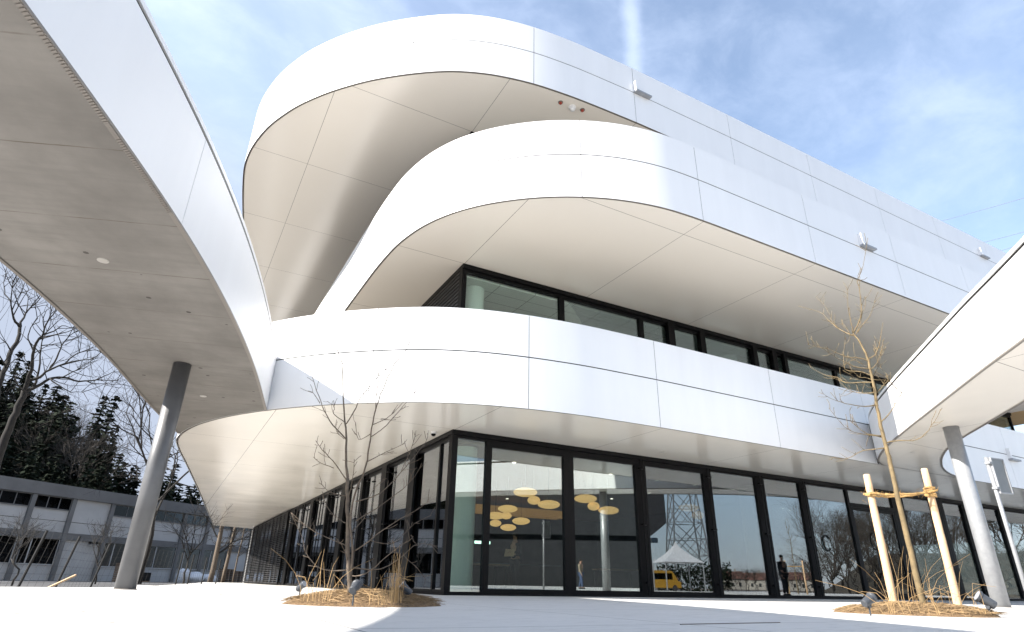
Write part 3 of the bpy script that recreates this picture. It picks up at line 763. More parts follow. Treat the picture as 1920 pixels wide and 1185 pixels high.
# ribbed ventilation strip along the inner bottom edge near the viewer
Nn = normals2(LIn); gr = MB()
for i in range(N_-1):
    if LIn[i].y > -7.6: continue
    for t in [q/9 for q in range(9)]:
        p = LIn[i].lerp(LIn[i+1], t); d = (LIn[i+1]-LIn[i]).normalized(); n_ = Vector((-d.y, d.x)); c_ = (LOut[i]-LIn[i]).normalized()
        gr.obox((p.x+c_.x*0.022, p.y+c_.y*0.022, Z1-0.017), Vector((d.x,d.y,0)), Vector((c_.x,c_.y,0)), Vector((0,0,1)), 0.010, 0.026, 0.004)
shift(gr, LC.location).build('vent_grille', M['edge'], LC)
RIn = fix([(13.3,-3.17),(12.7,-3.35),(12.1,-3.74),(11.3,-4.35),(10.54,-5.02),(9.23,-6.28),(7.96,-7.55),(6.91,-8.6),(5.94,-9.57),(5.16,-10.4),(3.6,-12.0),(1.5,-14.2),(-1,-16.8)], 0.35)
ROut = fix([(18.6,-3.17),(17.2,-3.3),(16.2,-3.54),(15.1,-3.96),(13.6,-4.74),(12.4,-5.52),(11.38,-6.4),(10.05,-7.73),(8.9,-8.87),(7.4,-10.3),(5.5,-12.2),(2.8,-15.0),(0.2,-17.8)], 0.35)
RC = canopy('canopy', 'straight white canopy on a galvanised column at the right of the plaza', RIn, ROut, Z1-0.008, 5.16, M['soffit'], (1.1,))
column(RC, 9.95, -6.90, 0, Z1-0.008, 0.165, M['galv'])
lights(RC, ((1711,848),), Z1-0.008)
MB().box(13.02, 13.06, -3.19, -3.13, Z1+0.01, 5.16).build('joint_cover', M['gap'], B)

# ------------------------------------------------------------------ planting beds, trees, stakes
rnd = random.Random(7)
def bed(cx, cy, rx, ry, h, ang, label, group):
    mb = MB(); n, m_ = 64, 18
    ca, sa = math.cos(ang), math.sin(ang)
    for j in range(m_+1):
        r = j/m_
        for q in range(n):
            t = 2*math.pi*q/n; wob = 1+0.07*noise.noise((math.cos(t)*2+cx, math.sin(t)*2, 3))
            x, y = rx*r*wob*math.cos(t), ry*r*wob*math.sin(t); X, Y = cx+x*ca-y*sa, cy+x*sa+y*ca
            z = h*(1-r**2.2)+0.028*noise.noise((X*6, Y*6, 1))*(1-r*0.6)+0.012*noise.noise((X*22, Y*22, 5))
            mb.v.append((X, Y, max(z, 0.0)+0.004-(0.02 if j == m_ else 0)))
    for j in range(m_):
        for q in range(n):
            q2 = (q+1) % n; mb.f.append((j*n+q, (j+1)*n+q, (j+1)*n+q2, j*n+q2))
    o = mb.build('planting_bed', M['mulch'], smooth=True)
    return tag(o, label, 'planting bed', group)
def straw(cx, cy, rx, ry, h, ang, count, seed, label, spread=0.8):
    r_ = random.Random(seed); mb = MB(); ca, sa = math.cos(ang), math.sin(ang)
    for k in range(count):
        rr = math.sqrt(r_.random())*0.97; t = r_.random()*6.283
        x, y = rx*rr*math.cos(t), ry*rr*math.sin(t); X, Y = cx+x*ca-y*sa, cy+x*sa+y*ca
        z = h*(1-rr**2.2)+0.012+r_.random()*0.022
        a = r_.gauss(HEAD-1.57, 0.7); l = r_.uniform(0.06, 0.30); dx, dy = math.cos(a)*l, math.sin(a)*l
        b = r_.uniform(-0.03, 0.05)
        pts = [(X-dx/2, Y-dy/2, max(z-0.012, 0.006)), (X+r_.uniform(-.02,.02), Y+r_.uniform(-.02,.02), z+0.015+b*0.2), (X+dx/2, Y+dy/2, max(z+b*0.4, 0.006))]
        mb.tube(pts, [0.0018, 0.0026, 0.001], 3, False)
    return tag(mb.build('straw', M['straw']), label, 'straw', kind='stuff')
def tuft(cx, cy, z, n, hgt, lean, spread, seed, mb):
    r_ = random.Random(seed)
    for k in range(n):
        a = r_.random()*6.283; rad = r_.random()*spread; x, y = cx+math.cos(a)*rad, cy+math.sin(a)*rad
        la = r_.random()*6.283; ll = abs(r_.gauss(0, lean)); h = hgt*r_.uniform(0.45, 1.0)
        pts = []
        for i in range(5):
            s = i/4; pts.append((x+math.cos(la)*ll*h*s*s+r_.uniform(-.006,.006), y+math.sin(la)*ll*h*s*s+r_.uniform(-.006,.006), z+h*s*(1-0.18*ll*s)))
        if r_.random() < 0.25:     # broken stalk
            q = pts[2]; pts = pts[:3]+[(q[0]+math.cos(la)*h*0.35, q[1]+math.sin(la)*h*0.35, q[2]-h*r_.uniform(-0.05,0.2))]
        mb.tube(pts, [0.0032, 0.0029, 0.0023, 0.0017, 0.001][:len(pts)], 3, False)

def hero_tree(name, label, cat, base_px, zoom, stems, branches, seed, mat, base_z, twig_levels=1, twig_len=(0.10,0.34), jitter=0.45, dist=None, twig_r=0.0032, ntw=1.0, bend=1.0):
    """stems and branches drawn over the photo's outline, each pushed to its own depth, then grown with side twigs"""
    off, sc = zoom; r_ = random.Random(seed)
    base = at_z(base_px[0], base_px[1], base_z) if dist is None else at_dist(base_px[0], base_px[1], dist)
    D = math.hypot(base.x-CAM.x, base.y-CAM.y)
    e = empty(name, label, cat, (base.x, base.y, base_z)); loc = Vector((base.x, base.y, base_z))
    trunk = MB(); crown = MB()
    def P(p, d): return at_dist(off[0]+p[0]/sc, off[1]+p[1]/sc, D+d)
    def grow(mb, pts, r0, r1, n, lvl):
        k = len(pts); rad = [max(r0+(r1-r0)*(i/(k-1))**0.8, 0.0032 if D < 15 else 0.0) for i in range(k)]
        mb.tube([p-loc for p in pts], rad, n)
        if lvl <= 0: return
        tot = sum((pts[i+1]-pts[i]).length for i in range(k-1)); cnt = int(ntw*(2+tot*5))
        for c in range(cnt):
            s = r_.uniform(0.25, 1.0)*(k-1); i = min(int(s), k-2); q = pts[i].lerp(pts[i+1], s-i)
            d = (pts[i+1]-pts[i]).normalized(); sd = Vector((r_.gauss(0,1), r_.gauss(0,1), r_.gauss(0.25,0.8))); sd -= d*sd.dot(d); sd.normalize()
            dd = (d*r_.uniform(0.4,0.9)+sd*r_.uniform(0.5,0.9)).normalized(); l = r_.uniform(*twig_len)*(1-0.3*(s/(k-1)))
            tp = [q]
            for j in range(3): dd = (dd+Vector((r_.gauss(0,.16),r_.gauss(0,.16),r_.gauss(0.09,.13)))*bend).normalized(); tp.append(tp[-1]+dd*l/3)
            rr = min(twig_r*r_.uniform(0.8,1.4), (r0+r1)*0.4)
            grow(crown, tp, rr, rr*0.4, 4, lvl-1 if r_.random() < 0.6 else 0)
    def densify(pts):
        V = [p.copy() for p in pts]; out_ = []
        for i in range(len(V)-1):
            p0 = V[max(i-1,0)]; p1 = V[i]; p2 = V[i+1]; p3 = V[min(i+2,len(V)-1)]
            for t in (0, 0.34, 0.67):
                a = 0.5*((2*p1)+(p2-p0)*t+(2*p0-5*p1+4*p2-p3)*t*t+(3*p1-p0-3*p2+p3)*t**3)
                out_.append(a+Vector((r_.gauss(0,1),r_.gauss(0,1),r_.gauss(0,1)))*0.0035*D*0.12*bend)
        out_.append(V[-1]); return out_
    for pts, r0, r1, dd in stems:
        k = len(pts); grow(trunk, densify([P(p, dd*(i/(k-1))) for i, p in enumerate(pts)]), r0, r1, 10, 0)
    for br in branches:
        pts, r0, r1 = br[:3]; st = br[3] if len(br) > 3 else 0; k = len(pts); dd = r_.uniform(-jitter, jitter)
        grow(crown, densify([P(p, st+dd*(i/(k-1))) for i, p in enumerate(pts)]), r0, r1, 6, twig_levels)
    trunk.build('trunk', mat, e, smooth=True); crown.build('crown', mat, e, smooth=True)
    return e
# left bed and its many-stemmed young tree
BL = Vector((-3.72, -6.22)); BANG = HEAD-math.pi/2
bed(BL.x, BL.y, 0.98, 0.95, 0.13, BANG, 'round mulch bed with straw under the leaning bare tree at left', 'planting beds set in the plaza')
straw(BL.x, BL.y, 0.95, 0.9, 0.13, BANG, 1500, 3, 'loose straw over the left planting bed')
Z5 = ((440,560), 1.8964)
b = 0.011
hero_tree('bare_tree', 'bare many-branched young tree in the left planting bed', 'tree', (663,1118), Z5,
  [([(412,1052),(406,960),(402,880),(403,780),(399,710),(402,640)], .030,.021,0.0), ([(402,660),(395,560),(397,480),(390,420),(385,330),(385,232)], .018,.006,0.15),
   ([(410,1000),(418,900),(412,760),(440,660),(465,600),(480,520),(487,460),(500,400),(520,340),(545,280),(565,237)], .015,.005,-0.2)],
  [([(385,232),(368,190),(360,140),(345,85)], .007,.0015,.15), ([(565,237),(610,180),(645,110),(692,45)], .006,.0015,-.2), ([(500,400),(508,330),(510,270),(503,195)], .006,.002,-.2),
   ([(397,500),(350,450),(320,400),(300,350),(275,275),(265,235)], .009,.002), ([(302,372),(280,335),(260,328)], .005,.0018), ([(392,440),(352,410),(355,385),(330,365)], .006,.002),
   ([(398,445),(430,390),(447,350),(492,300),(522,265),(560,230)], .008,.0025), ([(396,645),(350,575),(312,540),(288,505)], .008,.002), ([(352,602),(302,582),(280,563)], .005,.0015), ([(398,700),(345,690),(300,655)], .006,.0015),
   ([(470,582),(540,545),(605,515)], .007,.0015), ([(485,492),(540,450),(600,380),(640,335),(656,318)], .007,.002), ([(488,450),(540,425),(575,395),(615,345)], .006,.0015), ([(432,720),(520,690),(590,620),(640,560),(678,510),(690,468)], .008,.002),
   ([(430,790),(540,720),(620,655),(660,600)], .008,.002), ([(590,620),(632,520),(645,468)], .005,.0015), ([(422,900),(480,860),(560,800),(640,755),(690,720)], .009,.002), ([(420,955),(520,962),(600,912),(650,872),(720,880)], .009,.002),
   ([(404,965),(345,968),(292,952),(252,900),(240,850),(200,760)], .009,.002), ([(402,930),(385,880),(370,870)], .005,.002), ([(415,985),(470,975),(560,900),(620,860),(635,845)], .008,.003),
   ([(402,800),(350,770),(310,700)], .006,.0015), ([(412,830),(460,780),(480,700),(530,640)], .007,.002), ([(402,720),(420,640),(425,570)], .007,.002), ([(485,480),(440,500),(430,440)], .006,.002), ([(390,500),(360,470),(362,430)], .004,.0015),
   ([(404,880),(330,850),(260,810),(200,760)], .006,.0015), ([(480,860),(560,870),(640,800),(700,770)], .005,.0015), ([(600,912),(650,960),(680,1000)], .004,.0015)],
  11, M['bark'], 0.10, 1, (0.06,0.24), 0.5, ntw=1.25)
gm = MB()
for px, n_, h, ln, sp, sd in (((742,1122),34,0.66,0.14,0.09,1), ((590,1120),12,0.62,0.6,0.15,2), ((700,1120),8,0.38,1.0,0.25,3), ((630,1115),7,0.36,0.9,0.25,4), ((720,1126),10,0.36,0.8,0.15,9)):
    q = at_z(px[0], px[1]+4, 0.08); tuft(q.x, q.y, 0.06, n_, h, ln, sp, sd, gm)
tag(gm.build('dry_grass', M['grass_dry']), 'tall dry grass stalks in the left planting bed', 'grass', kind='stuff')
# right bed, staked tree
BR = Vector((2.62, -9.28))
bed(BR.x, BR.y, 0.95, 0.72, 0.10, BANG-0.45, 'oval mulch bed with straw around the staked tree at right', 'planting beds set in the plaza')
straw(BR.x, BR.y, 0.92, 0.68, 0.10, BANG-0.45, 1900, 5, 'loose straw over the right planting bed')
Z8 = ((1440,440), 2.5771); Z7 = ((1300,740), 2.6629)
def z7(x, y): return ((Z7[0][0]+x/Z7[1]-1440)*2.5771, (Z7[0][1]+y/Z7[1]-440)*2.5771)
STK = hero_tree('bare_tree', 'slender bare tree tied between two timber stakes', 'tree', (1732,1138), Z8,
  [([z7(1154,1062),z7(1120,940),z7(1070,720),z7(1030,560),z7(1000,420),z7(975,310),z7(958,240),(548,930),(530,860),(518,780),(505,700),(490,630),(470,570),(445,520),(425,495),(412,475)], .040,.010,0)],
  [([(412,475),(440,420),(450,360),(440,250),(432,230),(460,150),(482,15)], .011,.002), ([(412,475),(400,430),(386,340),(380,255)], .010,.002), ([(414,490),(350,460),(290,410),(250,375),(148,345)], .011,.002),
   ([(430,470),(470,420),(500,370),(516,318)], .009,.002), ([(425,480),(445,430),(466,350),(470,300)], .008,.002), ([(400,485),(372,440),(360,428)], .006,.002), ([(300,392),(270,340),(230,300)], .004,.0015),
   ([(490,600),(530,560),(545,480),(556,423)], .010,.002), ([(500,650),(536,600),(556,508)], .008,.002), ([(505,692),(540,610),(550,555)], .007,.002), ([(490,612),(440,595),(380,590),(300,556),(192,530)], .011,.002),
   ([(496,650),(430,640),(360,610),(290,570),(255,545)], .009,.002), ([(500,682),(440,660),(372,650),(368,560),(376,495)], .009,.002), ([(508,715),(440,715),(372,716),(335,690),(280,680),(207,640)], .011,.002),
   ([(514,762),(440,765),(382,742),(340,700)], .009,.002), ([(520,772),(548,738),(582,700),(560,660),(540,640)], .009,.002), ([(545,905),(580,872),(620,812),(645,765),(652,730)], .010,.002), ([(645,765),(610,735),(586,705)], .006,.002),
   ([(530,822),(470,830),(402,822),(330,800),(246,762)], .010,.002), ([(548,972),(480,962),(402,905),(396,842)], .009,.002), ([(550,978),(450,962),(370,930),(295,838)], .008,.0015), ([(572,1006),(640,992),(700,996),(760,962),(802,902),(842,838)], .010,.002),
   ([(560,1030),(460,1045),(380,1082),(298,1075)], .009,.002), ([(505,700),(470,690),(430,690)], .006,.002), ([(512,740),(480,735),(440,700),(400,690)], .006,.0015), ([(485,640),(455,625),(420,600)], .005,.0015)],
  23, M['bark_green'], 0.09, 1, (0.08,0.32), 0.55, ntw=1.15, twig_r=0.0042)
def stake(px0, px1, label):
    a = at_z(px0[0], px0[1], 0.06); D = math.hypot(a.x-CAM.x, a.y-CAM.y); b_ = at_dist(px1[0], px1[1], D)
    e = empty('tree_stake', label, 'stake', (a.x, a.y, 0.0), 'timber stakes beside the tree')
    A_, Bv = Vector((0,0,-0.06)), Vector((b_.x-a.x, b_.y-a.y, b_.z)); n = 14; pts = []; rad = []
    for i in range(n+1):
        s = i/n; pts.append(A_.lerp(Bv, s)); rad.append(0.052-0.006*s+0.0016*math.sin(i*2.1))
    pts.append(Bv+Vector((0,0,0.012))); rad.append(0.036)
    mb = MB().tube(pts, rad, 18); o = mb.build('post', M['stake'], e, smooth=True); return e, Vector((a.x,a.y,0))+A_.lerp(Bv, 0.86), Vector((a.x,a.y,0))+A_.lerp(Bv, 0.84)
_, s1, _ = stake((1678,1140), (1625,891), 'left timber stake holding the slender bare tree')
_, _, s2 = stake((1798,1142), (1733,880), 'right timber stake holding the slender bare tree')
# rope around both stakes and the trunk
rp = MB(); rr = random.Random(4)
view = (s2-s1).normalized(); back = Vector((-view.y, view.x, 0))
def ropeline(a, b_, sag, off, r=0.016):
    pts = []
    for i in range(25):
        s = i/24; p = a.lerp(b_, s)+back*off*math.sin(math.pi*min(1, s*1.0))*0.0+back*off
        p.z -= sag*math.sin(math.pi*s); p += Vector((rr.gauss(0,.004), rr.gauss(0,.004), rr.gauss(0,.004))); pts.append(p)
    rp.tube(pts, [r*rr.uniform(0.8,1.25) for _ in pts], 7)
ropeline(s1-view*0.07, s2+view*0.07, 0.035, -0.066); ropeline(s1-view*0.06, s2+view*0.06, 0.05, 0.062, 0.013)
for c, k_ in ((s1, 2), (s2, 5)):
    for q in range(k_):
        pts = []
        for i in range(15):
            t = 2*math.pi*i/14; pts.append(c+Vector((math.cos(t)*0.068, math.sin(t)*0.068, 0.026*(q-k_/2)+0.012*math.sin(t+q))))
        rp.tube(pts, 0.013, 6)
for k_ in range(170):           # frayed fibres
    s = rr.random(); c = s1.lerp(s2, s); 
    if rr.random() < 0.55: c = (s2 if rr.random() < 0.7 else s1)+Vector((rr.gauss(0,.045), rr.gauss(0,.045), rr.gauss(0,.045)))
    else: c += back*(-0.07)-Vector((0,0,0.035*math.sin(math.pi*s)))
    d = Vector((rr.gauss(0,1), rr.gauss(0,1), rr.gauss(-0.2,1))).normalized()*rr.uniform(0.02,0.07)
    rp.tube([c, c+d*0.5+Vector((0,0,.006)), c+d], [0.0025,0.002,0.001], 3, False)
tag(rp.build('rope', M['rope']), 'frayed coir rope tied round both stakes and the slender tree', 'rope')
gm = MB()
for px, n_, h, ln, sp, sd in (((1700,1142),11,0.85,1.0,0.22,21), ((1745,1140),11,0.85,0.6,0.2,22), ((1775,1142),6,0.6,0.8,0.2,23), ((1725,1146),10,0.4,1.1,0.3,24), ((1830,1146),4,0.75,0.5,0.15,25), ((1665,1146),5,0.5,1.0,0.2,26)):
    q = at_z(px[0], px[1]+3, 0.05); tuft(q.x, q.y, 0.04, n_, h, ln, sp, sd, gm)
tag(gm.build('dry_grass', M['grass_dry']), 'tall dry grass stalks in the right planting bed', 'grass', kind='stuff')

# garden spotlights
def spotlight(px, zb, aim, label, s=1.0):
    a = at_z(px[0], px[1], zb); e = empty('garden_spotlight', label, 'spotlight', (a.x, a.y, zb), 'spotlights around the planting beds')
    MB().tube([(0,0,-0.05),(0,0,0.085*s)], 0.009*s, 8).build('spike', M['spot'], e)
    MB().tube([(-0.02*s,0,0.075*s),(0.02*s,0,0.075*s)], 0.02*s, 12).build('joint', M['spot'], e)
    d = Vector(aim).normalized(); c = Vector((0,0,0.125*s))
    o = MB().tube([c-d*0.072*s, c-d*0.066*s, c-d*0.0*s, c+d*0.055*s, c+d*0.062*s, c+d*0.085*s], [0.032*s,0.040*s,0.044*s,0.047*s,0.055*s,0.056*s], 24).build('housing', M['spot'], e, smooth=False)
    MB().tube([c+d*0.0852*s, c+d*0.088*s], [0.048*s,0.047*s], 24).build('lens', M['lens'], e)
CF = Vector((math.cos(HEAD), math.sin(HEAD), 0)); CX = Vector((math.sin(HEAD), -math.cos(HEAD), 0))
spotlight((561,1117), 0.04, CX*0.75-CF*0.35+Vector((0,0,0.55)), 'dark spotlight at the left edge of the left bed, facing right')
spotlight((662,1126), 0.07, CF*0.9+CX*0.05+Vector((0,0,0.35)), 'dark spotlight at the front of the left bed, seen from behind')
spotlight((760,1127), 0.05, -CX*0.7-CF*0.25+Vector((0,0,0.6)), 'dark spotlight at the right edge of the left bed, facing left', 1.02)
spotlight((1632,1151), 0.02, CX*0.75+CF*0.3+Vector((0,0,-0.25))*-1.6, 'dark spotlight at the left edge of the right bed', 1.1)
spotlight((1858,1154), 0.02, -CX*0.75+CF*0.25+Vector((0,0,0.55)), 'dark spotlight at the right edge of the right bed', 1.25)

# road sign seen from behind at the right edge
a = at_dist(1922, 1100, 15.2); a.z = 0
e = empty('road_sign', 'grey sign panel seen from behind on a thin galvanised post at the right edge', 'sign', a)
top = at_dist(1846, 858, 15.2).z
MB().tube([(0,0,-0.05),(0,0,top)], 0.035, 16).build('post', M['galv'], e, smooth=True)
ax = (CX*0.93+CF*0.36).normalized(); nn = Vector((-ax.y, ax.x, 0))
pc = Vector((0,0,top-0.35))+ax*0.21-nn*0.05
pb = MB().obox(pc, ax, nn, Vector((0,0,1)), 0.19, 0.006, 0.34).build('panel', simple('sign back aluminium', (0.22,0.23,0.235), 0.45, metal=0.4, var=0.1), e, bevel=0.01)
rm = MB(); Zv = Vector((0,0,1))
rm.obox(pc+Zv*0.33, ax, nn, Zv, 0.19, 0.02, 0.012); rm.obox(pc-Zv*0.33, ax, nn, Zv, 0.19, 0.02, 0.012); rm.obox(pc-ax*0.18, ax, nn, Zv, 0.012, 0.02, 0.32); rm.obox(pc+ax*0.18, ax, nn, Zv, 0.012, 0.02, 0.32)
rm.build('rim', M['galv'], e)
cl_ = MB()
for z in (0.24, -0.24): cl_.obox(Vector((0,0,top-0.35+z))-nn*0.02, ax, nn, Zv, 0.05, 0.05, 0.02)
cl_.build('clamp', M['galv'], e)

# ------------------------------------------------------------------ interior things
def lamp(px, D, rx, rz, label):
    q = at_dist(px[0], px[1], D); e = empty('pendant_lamp', label, 'lamp', q, 'flat oval pendant lamps inside')
    prof = [(rx*0.05,-rz)]+[(rx*math.cos(t), rz*math.sin(t)) for t in [(-80+16*i)*math.pi/180 for i in range(11)]]+[(rx*0.05,rz)]
    MB().lathe(prof, (0,0,0), 28).build('lamp_shade', M['lamp'], e, smooth=True)
    MB().tube([(0,0,rz),(0,0,max(rz+0.05,3.615-q.z))], 0.006, 5).build('cord', M['black'], e)
for px, D, rx, rz, lab in (((985,923),18.5,.36,.13,'large pendant lamp highest in the second window'), ((1001,938),19.5,.20,.13,'small round pendant lamp below the large one in the second window'), ((1029,946),19.0,.34,.125,'wide pendant lamp at the right in the second window'),
    ((952,954),21,.33,.12,'pendant lamp left in the second window above the wood panel'), ((929,967),22,.32,.125,'pendant lamp partly cut by the frame of the second window'), ((949,967),22.6,.20,.12,'small pendant lamp in front of the wood panel'), ((977,977),22,.31,.12,'pendant lamp over the lower edge of the wood panel'),
    ((929,981),23.5,.22,.12,'small pendant lamp lowest at the left in the second window'), ((953,989),24,.30,.12,'lowest pendant lamp in the second window'), ((880,984),24.5,.20,.11,'pendant lamp seen in the narrow corner window'),
    ((1098,935),20.5,.37,.13,'large pendant lamp highest in the third window'), ((1113,949),21,.20,.14,'small round pendant lamp in the third window'), ((1141,957),21,.34,.125,'wide pendant lamp lowest in the third window'),
    ((1292,952),23,.36,.12,'pale pendant lamp behind the pylon reflection in the fourth window'), ((1309,966),23.5,.22,.14,'small pendant lamp behind the pylon reflection in the fourth window')):
    lamp(px, D, rx, rz, lab)
ct = MB(); ct.box(0,5.2,0,0.7,0,1.0); c_ = empty('counter', 'dark serving counter at the back of the dining room', 'counter', (4.6,10.2,0.03)); ct.build('cabinet', M['int_wall'], c_, bevel=0.01)
MB().box(-0.05,5.25,-0.06,0.76,1.002,1.05).build('worktop', M['blue_grey'], c_, bevel=0.006)
c_ = empty('cabinet', 'tall blue grey cabinet behind the person carrying the folder', 'cabinet', (4.6,12.4,0.03))
MB().box(0,1.1,0,0.6,0,2.2).build('body', M['blue_grey'], c_, bevel=0.01); MB().box(0.05,0.53,-0.02,-0.002,0.08,2.12).box(0.57,1.05,-0.02,-0.002,0.08,2.12).build('door', M['blue_grey'], c_, bevel=0.005)
q = at_dist(905, 1017, 24); sc_ = empty('screen', 'small lit screen glowing at the back of the dining room', 'screen', q)
MB().box(-0.32,0.32,0,0.04,-0.05,0.05).build('display', M['screen'], sc_); MB().box(-0.35,0.35,0.042,0.06,-0.08,0.08).build('housing', M['black'], sc_)

for x, lab in ((14.18, 'narrow dark floor stand inside the window left of the doors'), (16.92, 'narrow dark floor stand inside the entrance doors')):
    e = empty('floor_stand', lab, 'stand', (x, 0.45, 0.025)); MB().box(-0.13,0.13,-0.05,0.05,0.03,1.5).build('panel', M['black'], e, bevel=0.005); MB().box(-0.22,0.22,-0.18,0.18,0,0.029).build('foot', M['black'], e)
def table(x, y, label):
    e = empty('dining_table', label, 'table', (x, y, 0.025), 'tables in the dining room')
    MB().box(-0.8,0.8,-0.4,0.4,0.71,0.75).build('tabletop', M['wood_dark'], e, bevel=0.005)
    for sx in (-0.72,0.72):
        for sy in (-0.34,0.34): MB().box(sx-0.025,sx+0.025,sy-0.025,sy+0.025,0,0.708).build('leg', M['black'], e)
for x, y, lab in ((1.9,2.2,'dark dining table inside the corner window'), (7.2,2.6,'dark dining table inside the fourth window'), (13.9,1.6,'wooden table inside left of the entrance doors')): table(x, y, lab)

# ------------------------------------------------------------------ people
def person(loc, facing, label, top_m, leg_m, pose='stand', hold=False, scale=1.0):
    e = empty('person', label, 'person', loc); e.rotation_euler = (0,0,facing); e.scale = (scale,)*3
    def skin(name, verts, edges, radii, mat, parent, root=0, sub=2):
        me = bpy.data.meshes.new(name); me.from_pydata(verts, edges, []); o = bpy.data.objects.new(name, me); col.objects.link(o); me.materials.append(mat); o.parent = parent
        mod = o.modifiers.new('skin', 'SKIN'); mod.use_smooth_shade = True
        for i, r in enumerate(radii): 
            sv = me.skin_vertices[0].data[i]; sv.radius = (r, r) if isinstance(r, float) else r; sv.use_root = (i == root)
        sb = o.modifiers.new('sub', 'SUBSURF'); sb.levels = sub; sb.render_levels = sub; return o
    # forward is +x
    st = 0.22 if pose == 'walk' else 0.03
    V = [(0,0,0.95),(0,0,1.12),(0,0,1.30),(0.01,0,1.43),(0.02,0,1.52),(0.03,0,1.63),(0.03,0,1.72)]
    E_ = [(0,1),(1,2),(2,3),(3,4),(4,5),(5,6)]; r = [(.155,.115),(.14,.10),(.16,.115),(.12,.085),(.052,.052),(.078,.092),(.062,.07)]
    body = []
    for s, f in ((1, 1), (-1, -1)):
        i = len(V); V += [(0,0.09*s,0.90),(0.10*f*st*4+0.03,0.10*s,0.50),(0.17*f*st*4-(0.02),0.10*s,0.09),(0.17*f*st*4+0.13,0.11*s,0.04)]
        r += [.095,.065,.045,.038]; E_ += [(0,i),(i,i+1),(i+1,i+2),(i+2,i+3)]
    hands = []
    for s in (1, -1):
        i = len(V)
        if hold: pts = [(0,0.20*s,1.40),(0.04,0.26*s,1.12),(0.26,0.12*s,1.10),(0.32,0.07*s,1.12)]
        else: pts = [(0,0.20*s,1.40),(-0.02+0.06*s,0.26*s,1.10),(0.05+0.12*s,0.25*s,0.86),(0.07+0.13*s,0.24*s,0.79)]
        V += pts; r += [.062,.046,.034,.03]; E_ += [(3,i),(i,i+1),(i+1,i+2),(i+2,i+3)]; hands.append((Vector(pts[3]), (Vector(pts[3])-Vector(pts[2])).normalized(), s))
    b_ = skin('body', V, E_, [x if isinstance(x, tuple) else float(x) for x in r], M['skin'], e)
    # clothing follows the limbs a little wider
    tv = [V[0],V[1],V[2],V[3]]; te = [(0,1),(1,2),(2,3)]; tr = [(.172,.13),(.155,.115),(.175,.13),(.128,.094)]
    for k in (15, 19):
        i = len(tv); tv += [V[k],V[k+1],V[k+2]]; tr += [.074,.058,.044]; te += [(3,i),(i,i+1),(i+1,i+2)]
    skin('jacket', tv, te, tr, top_m, e)
    lv = [V[0]]; le = []; lr = [(.168,.128)]
    for k in (7, 11):
        i = len(lv); lv += [V[k],V[k+1],V[k+2]]; lr += [.108,.078,.058]; le += [(0,i),(i,i+1),(i+1,i+2)]
    skin('trousers', lv, le, lr, leg_m, e)
    for k in (9, 13):
        a_, b2 = Vector(V[k]), Vector(V[k+1]); MB().tube([a_+Vector((-0.05,0,-0.05)), a_+Vector((0.03,0,-0.04)), b2+Vector((0,0,0.0)), b2+Vector((0.05,0,-0.005))], [.045,.055,.045,.02], 12).build('shoe', M['black'], e, smooth=True)
    hr = MB().lathe([(0.02,-0.02),(0.085,-0.02),(0.092,0.03),(0.08,0.08),(0.05,0.11),(0.005,0.12)], (0.008,0,1.66), 18); hr.build('hair', M['hair'], e, smooth=True)
    fc = MB(); fc.tube([(0.105,0,1.655),(0.128,0,1.615),(0.112,0,1.605)], [0.010,0.016,0.012], 8); fc.build('nose', M['skin'], e, smooth=True)
    ey = MB()
    for s in (1,-1): ey.tube([(0.098,0.033*s,1.655),(0.106,0.033*s,1.655)], [0.012,0.006], 8)
    ey.build('eyes', M['hair'], e)
    MB().tube([(0.098,-0.025,1.572),(0.106,0,1.57),(0.098,0.025,1.572)], 0.006, 6).build('mouth', M['red'], e)
    for p, d, s in hands:
        fm = MB(); side = d.cross(Vector((0,0,1))).normalized(); dn = side.cross(d).normalized()
        for k, (o_, l) in enumerate(((-0.03,.07),(-0.01,.08),(0.01,.075),(0.03,.06))):
            a_ = p+side*o_+d*0.02; fm.tube([a_, a_+d*l*0.55-dn*0.008*0, a_+d*l*0.85+dn*0.02, a_+d*l*0.9+dn*0.04], [.0095,.009,.008,.006], 6)
        fm.tube([p+side*0.03*s, p+side*0.05*s+d*0.03, p+side*0.045*s+d*0.06+dn*0.01], [.011,.010,.007], 6)
        fm.build('fingers', M['skin'], e, smooth=True)
    return e
pp = at_dist(966, 1040, 20.6); p1 = person((pp.x,pp.y,0.025), HEAD+R(150), 'person in dark clothes walking inside with a tan folder', M['cloth_dark'], M['cloth_dark'], 'walk', True)
fo = MB().obox(Vector((0,0,0)), Vector((1,0,0)), Vector((0,1,0)), Vector((0,0,1)), 0.012, 0.17, 0.12).build('folder', M['paper'], None, bevel=0.003)
fo.location = (pp.x, pp.y, 1.15+0.02); fo.location += Vector((math.cos(HEAD+R(150)), math.sin(HEAD+R(150)), 0))*0.36; fo.rotation_euler = (0, R(-25), HEAD+R(150)); tag(fo, 'tan folder held by the person walking inside', 'folder')
pp = at_dist(1220, 1040, 20.4); person((pp.x,pp.y,0.025), HEAD+R(200), 'person in dark clothes standing inside behind the window post', M['cloth_dark'], M['jeans'])
def mirror_pt(px, path):        # where something stands whose mirror image shows in the front glass at px
    d = px_ray(*px); h = math.hypot(d.x, d.y); P = CAM+d*(path/h); return Vector((P.x, -P.y, 0.0))
pp = mirror_pt((1090,1090), 42); person((pp.x,pp.y,0.0), R(60), 'person in beige jacket and jeans mirrored in the third window', M['cloth_beige'], M['jeans'], 'walk')
pp = mirror_pt((1473,1090), 33); person((pp.x,pp.y,0.0), R(100), 'person in dark clothes mirrored beside the timber stakes', M['cloth_dark'], M['cloth_dark'])

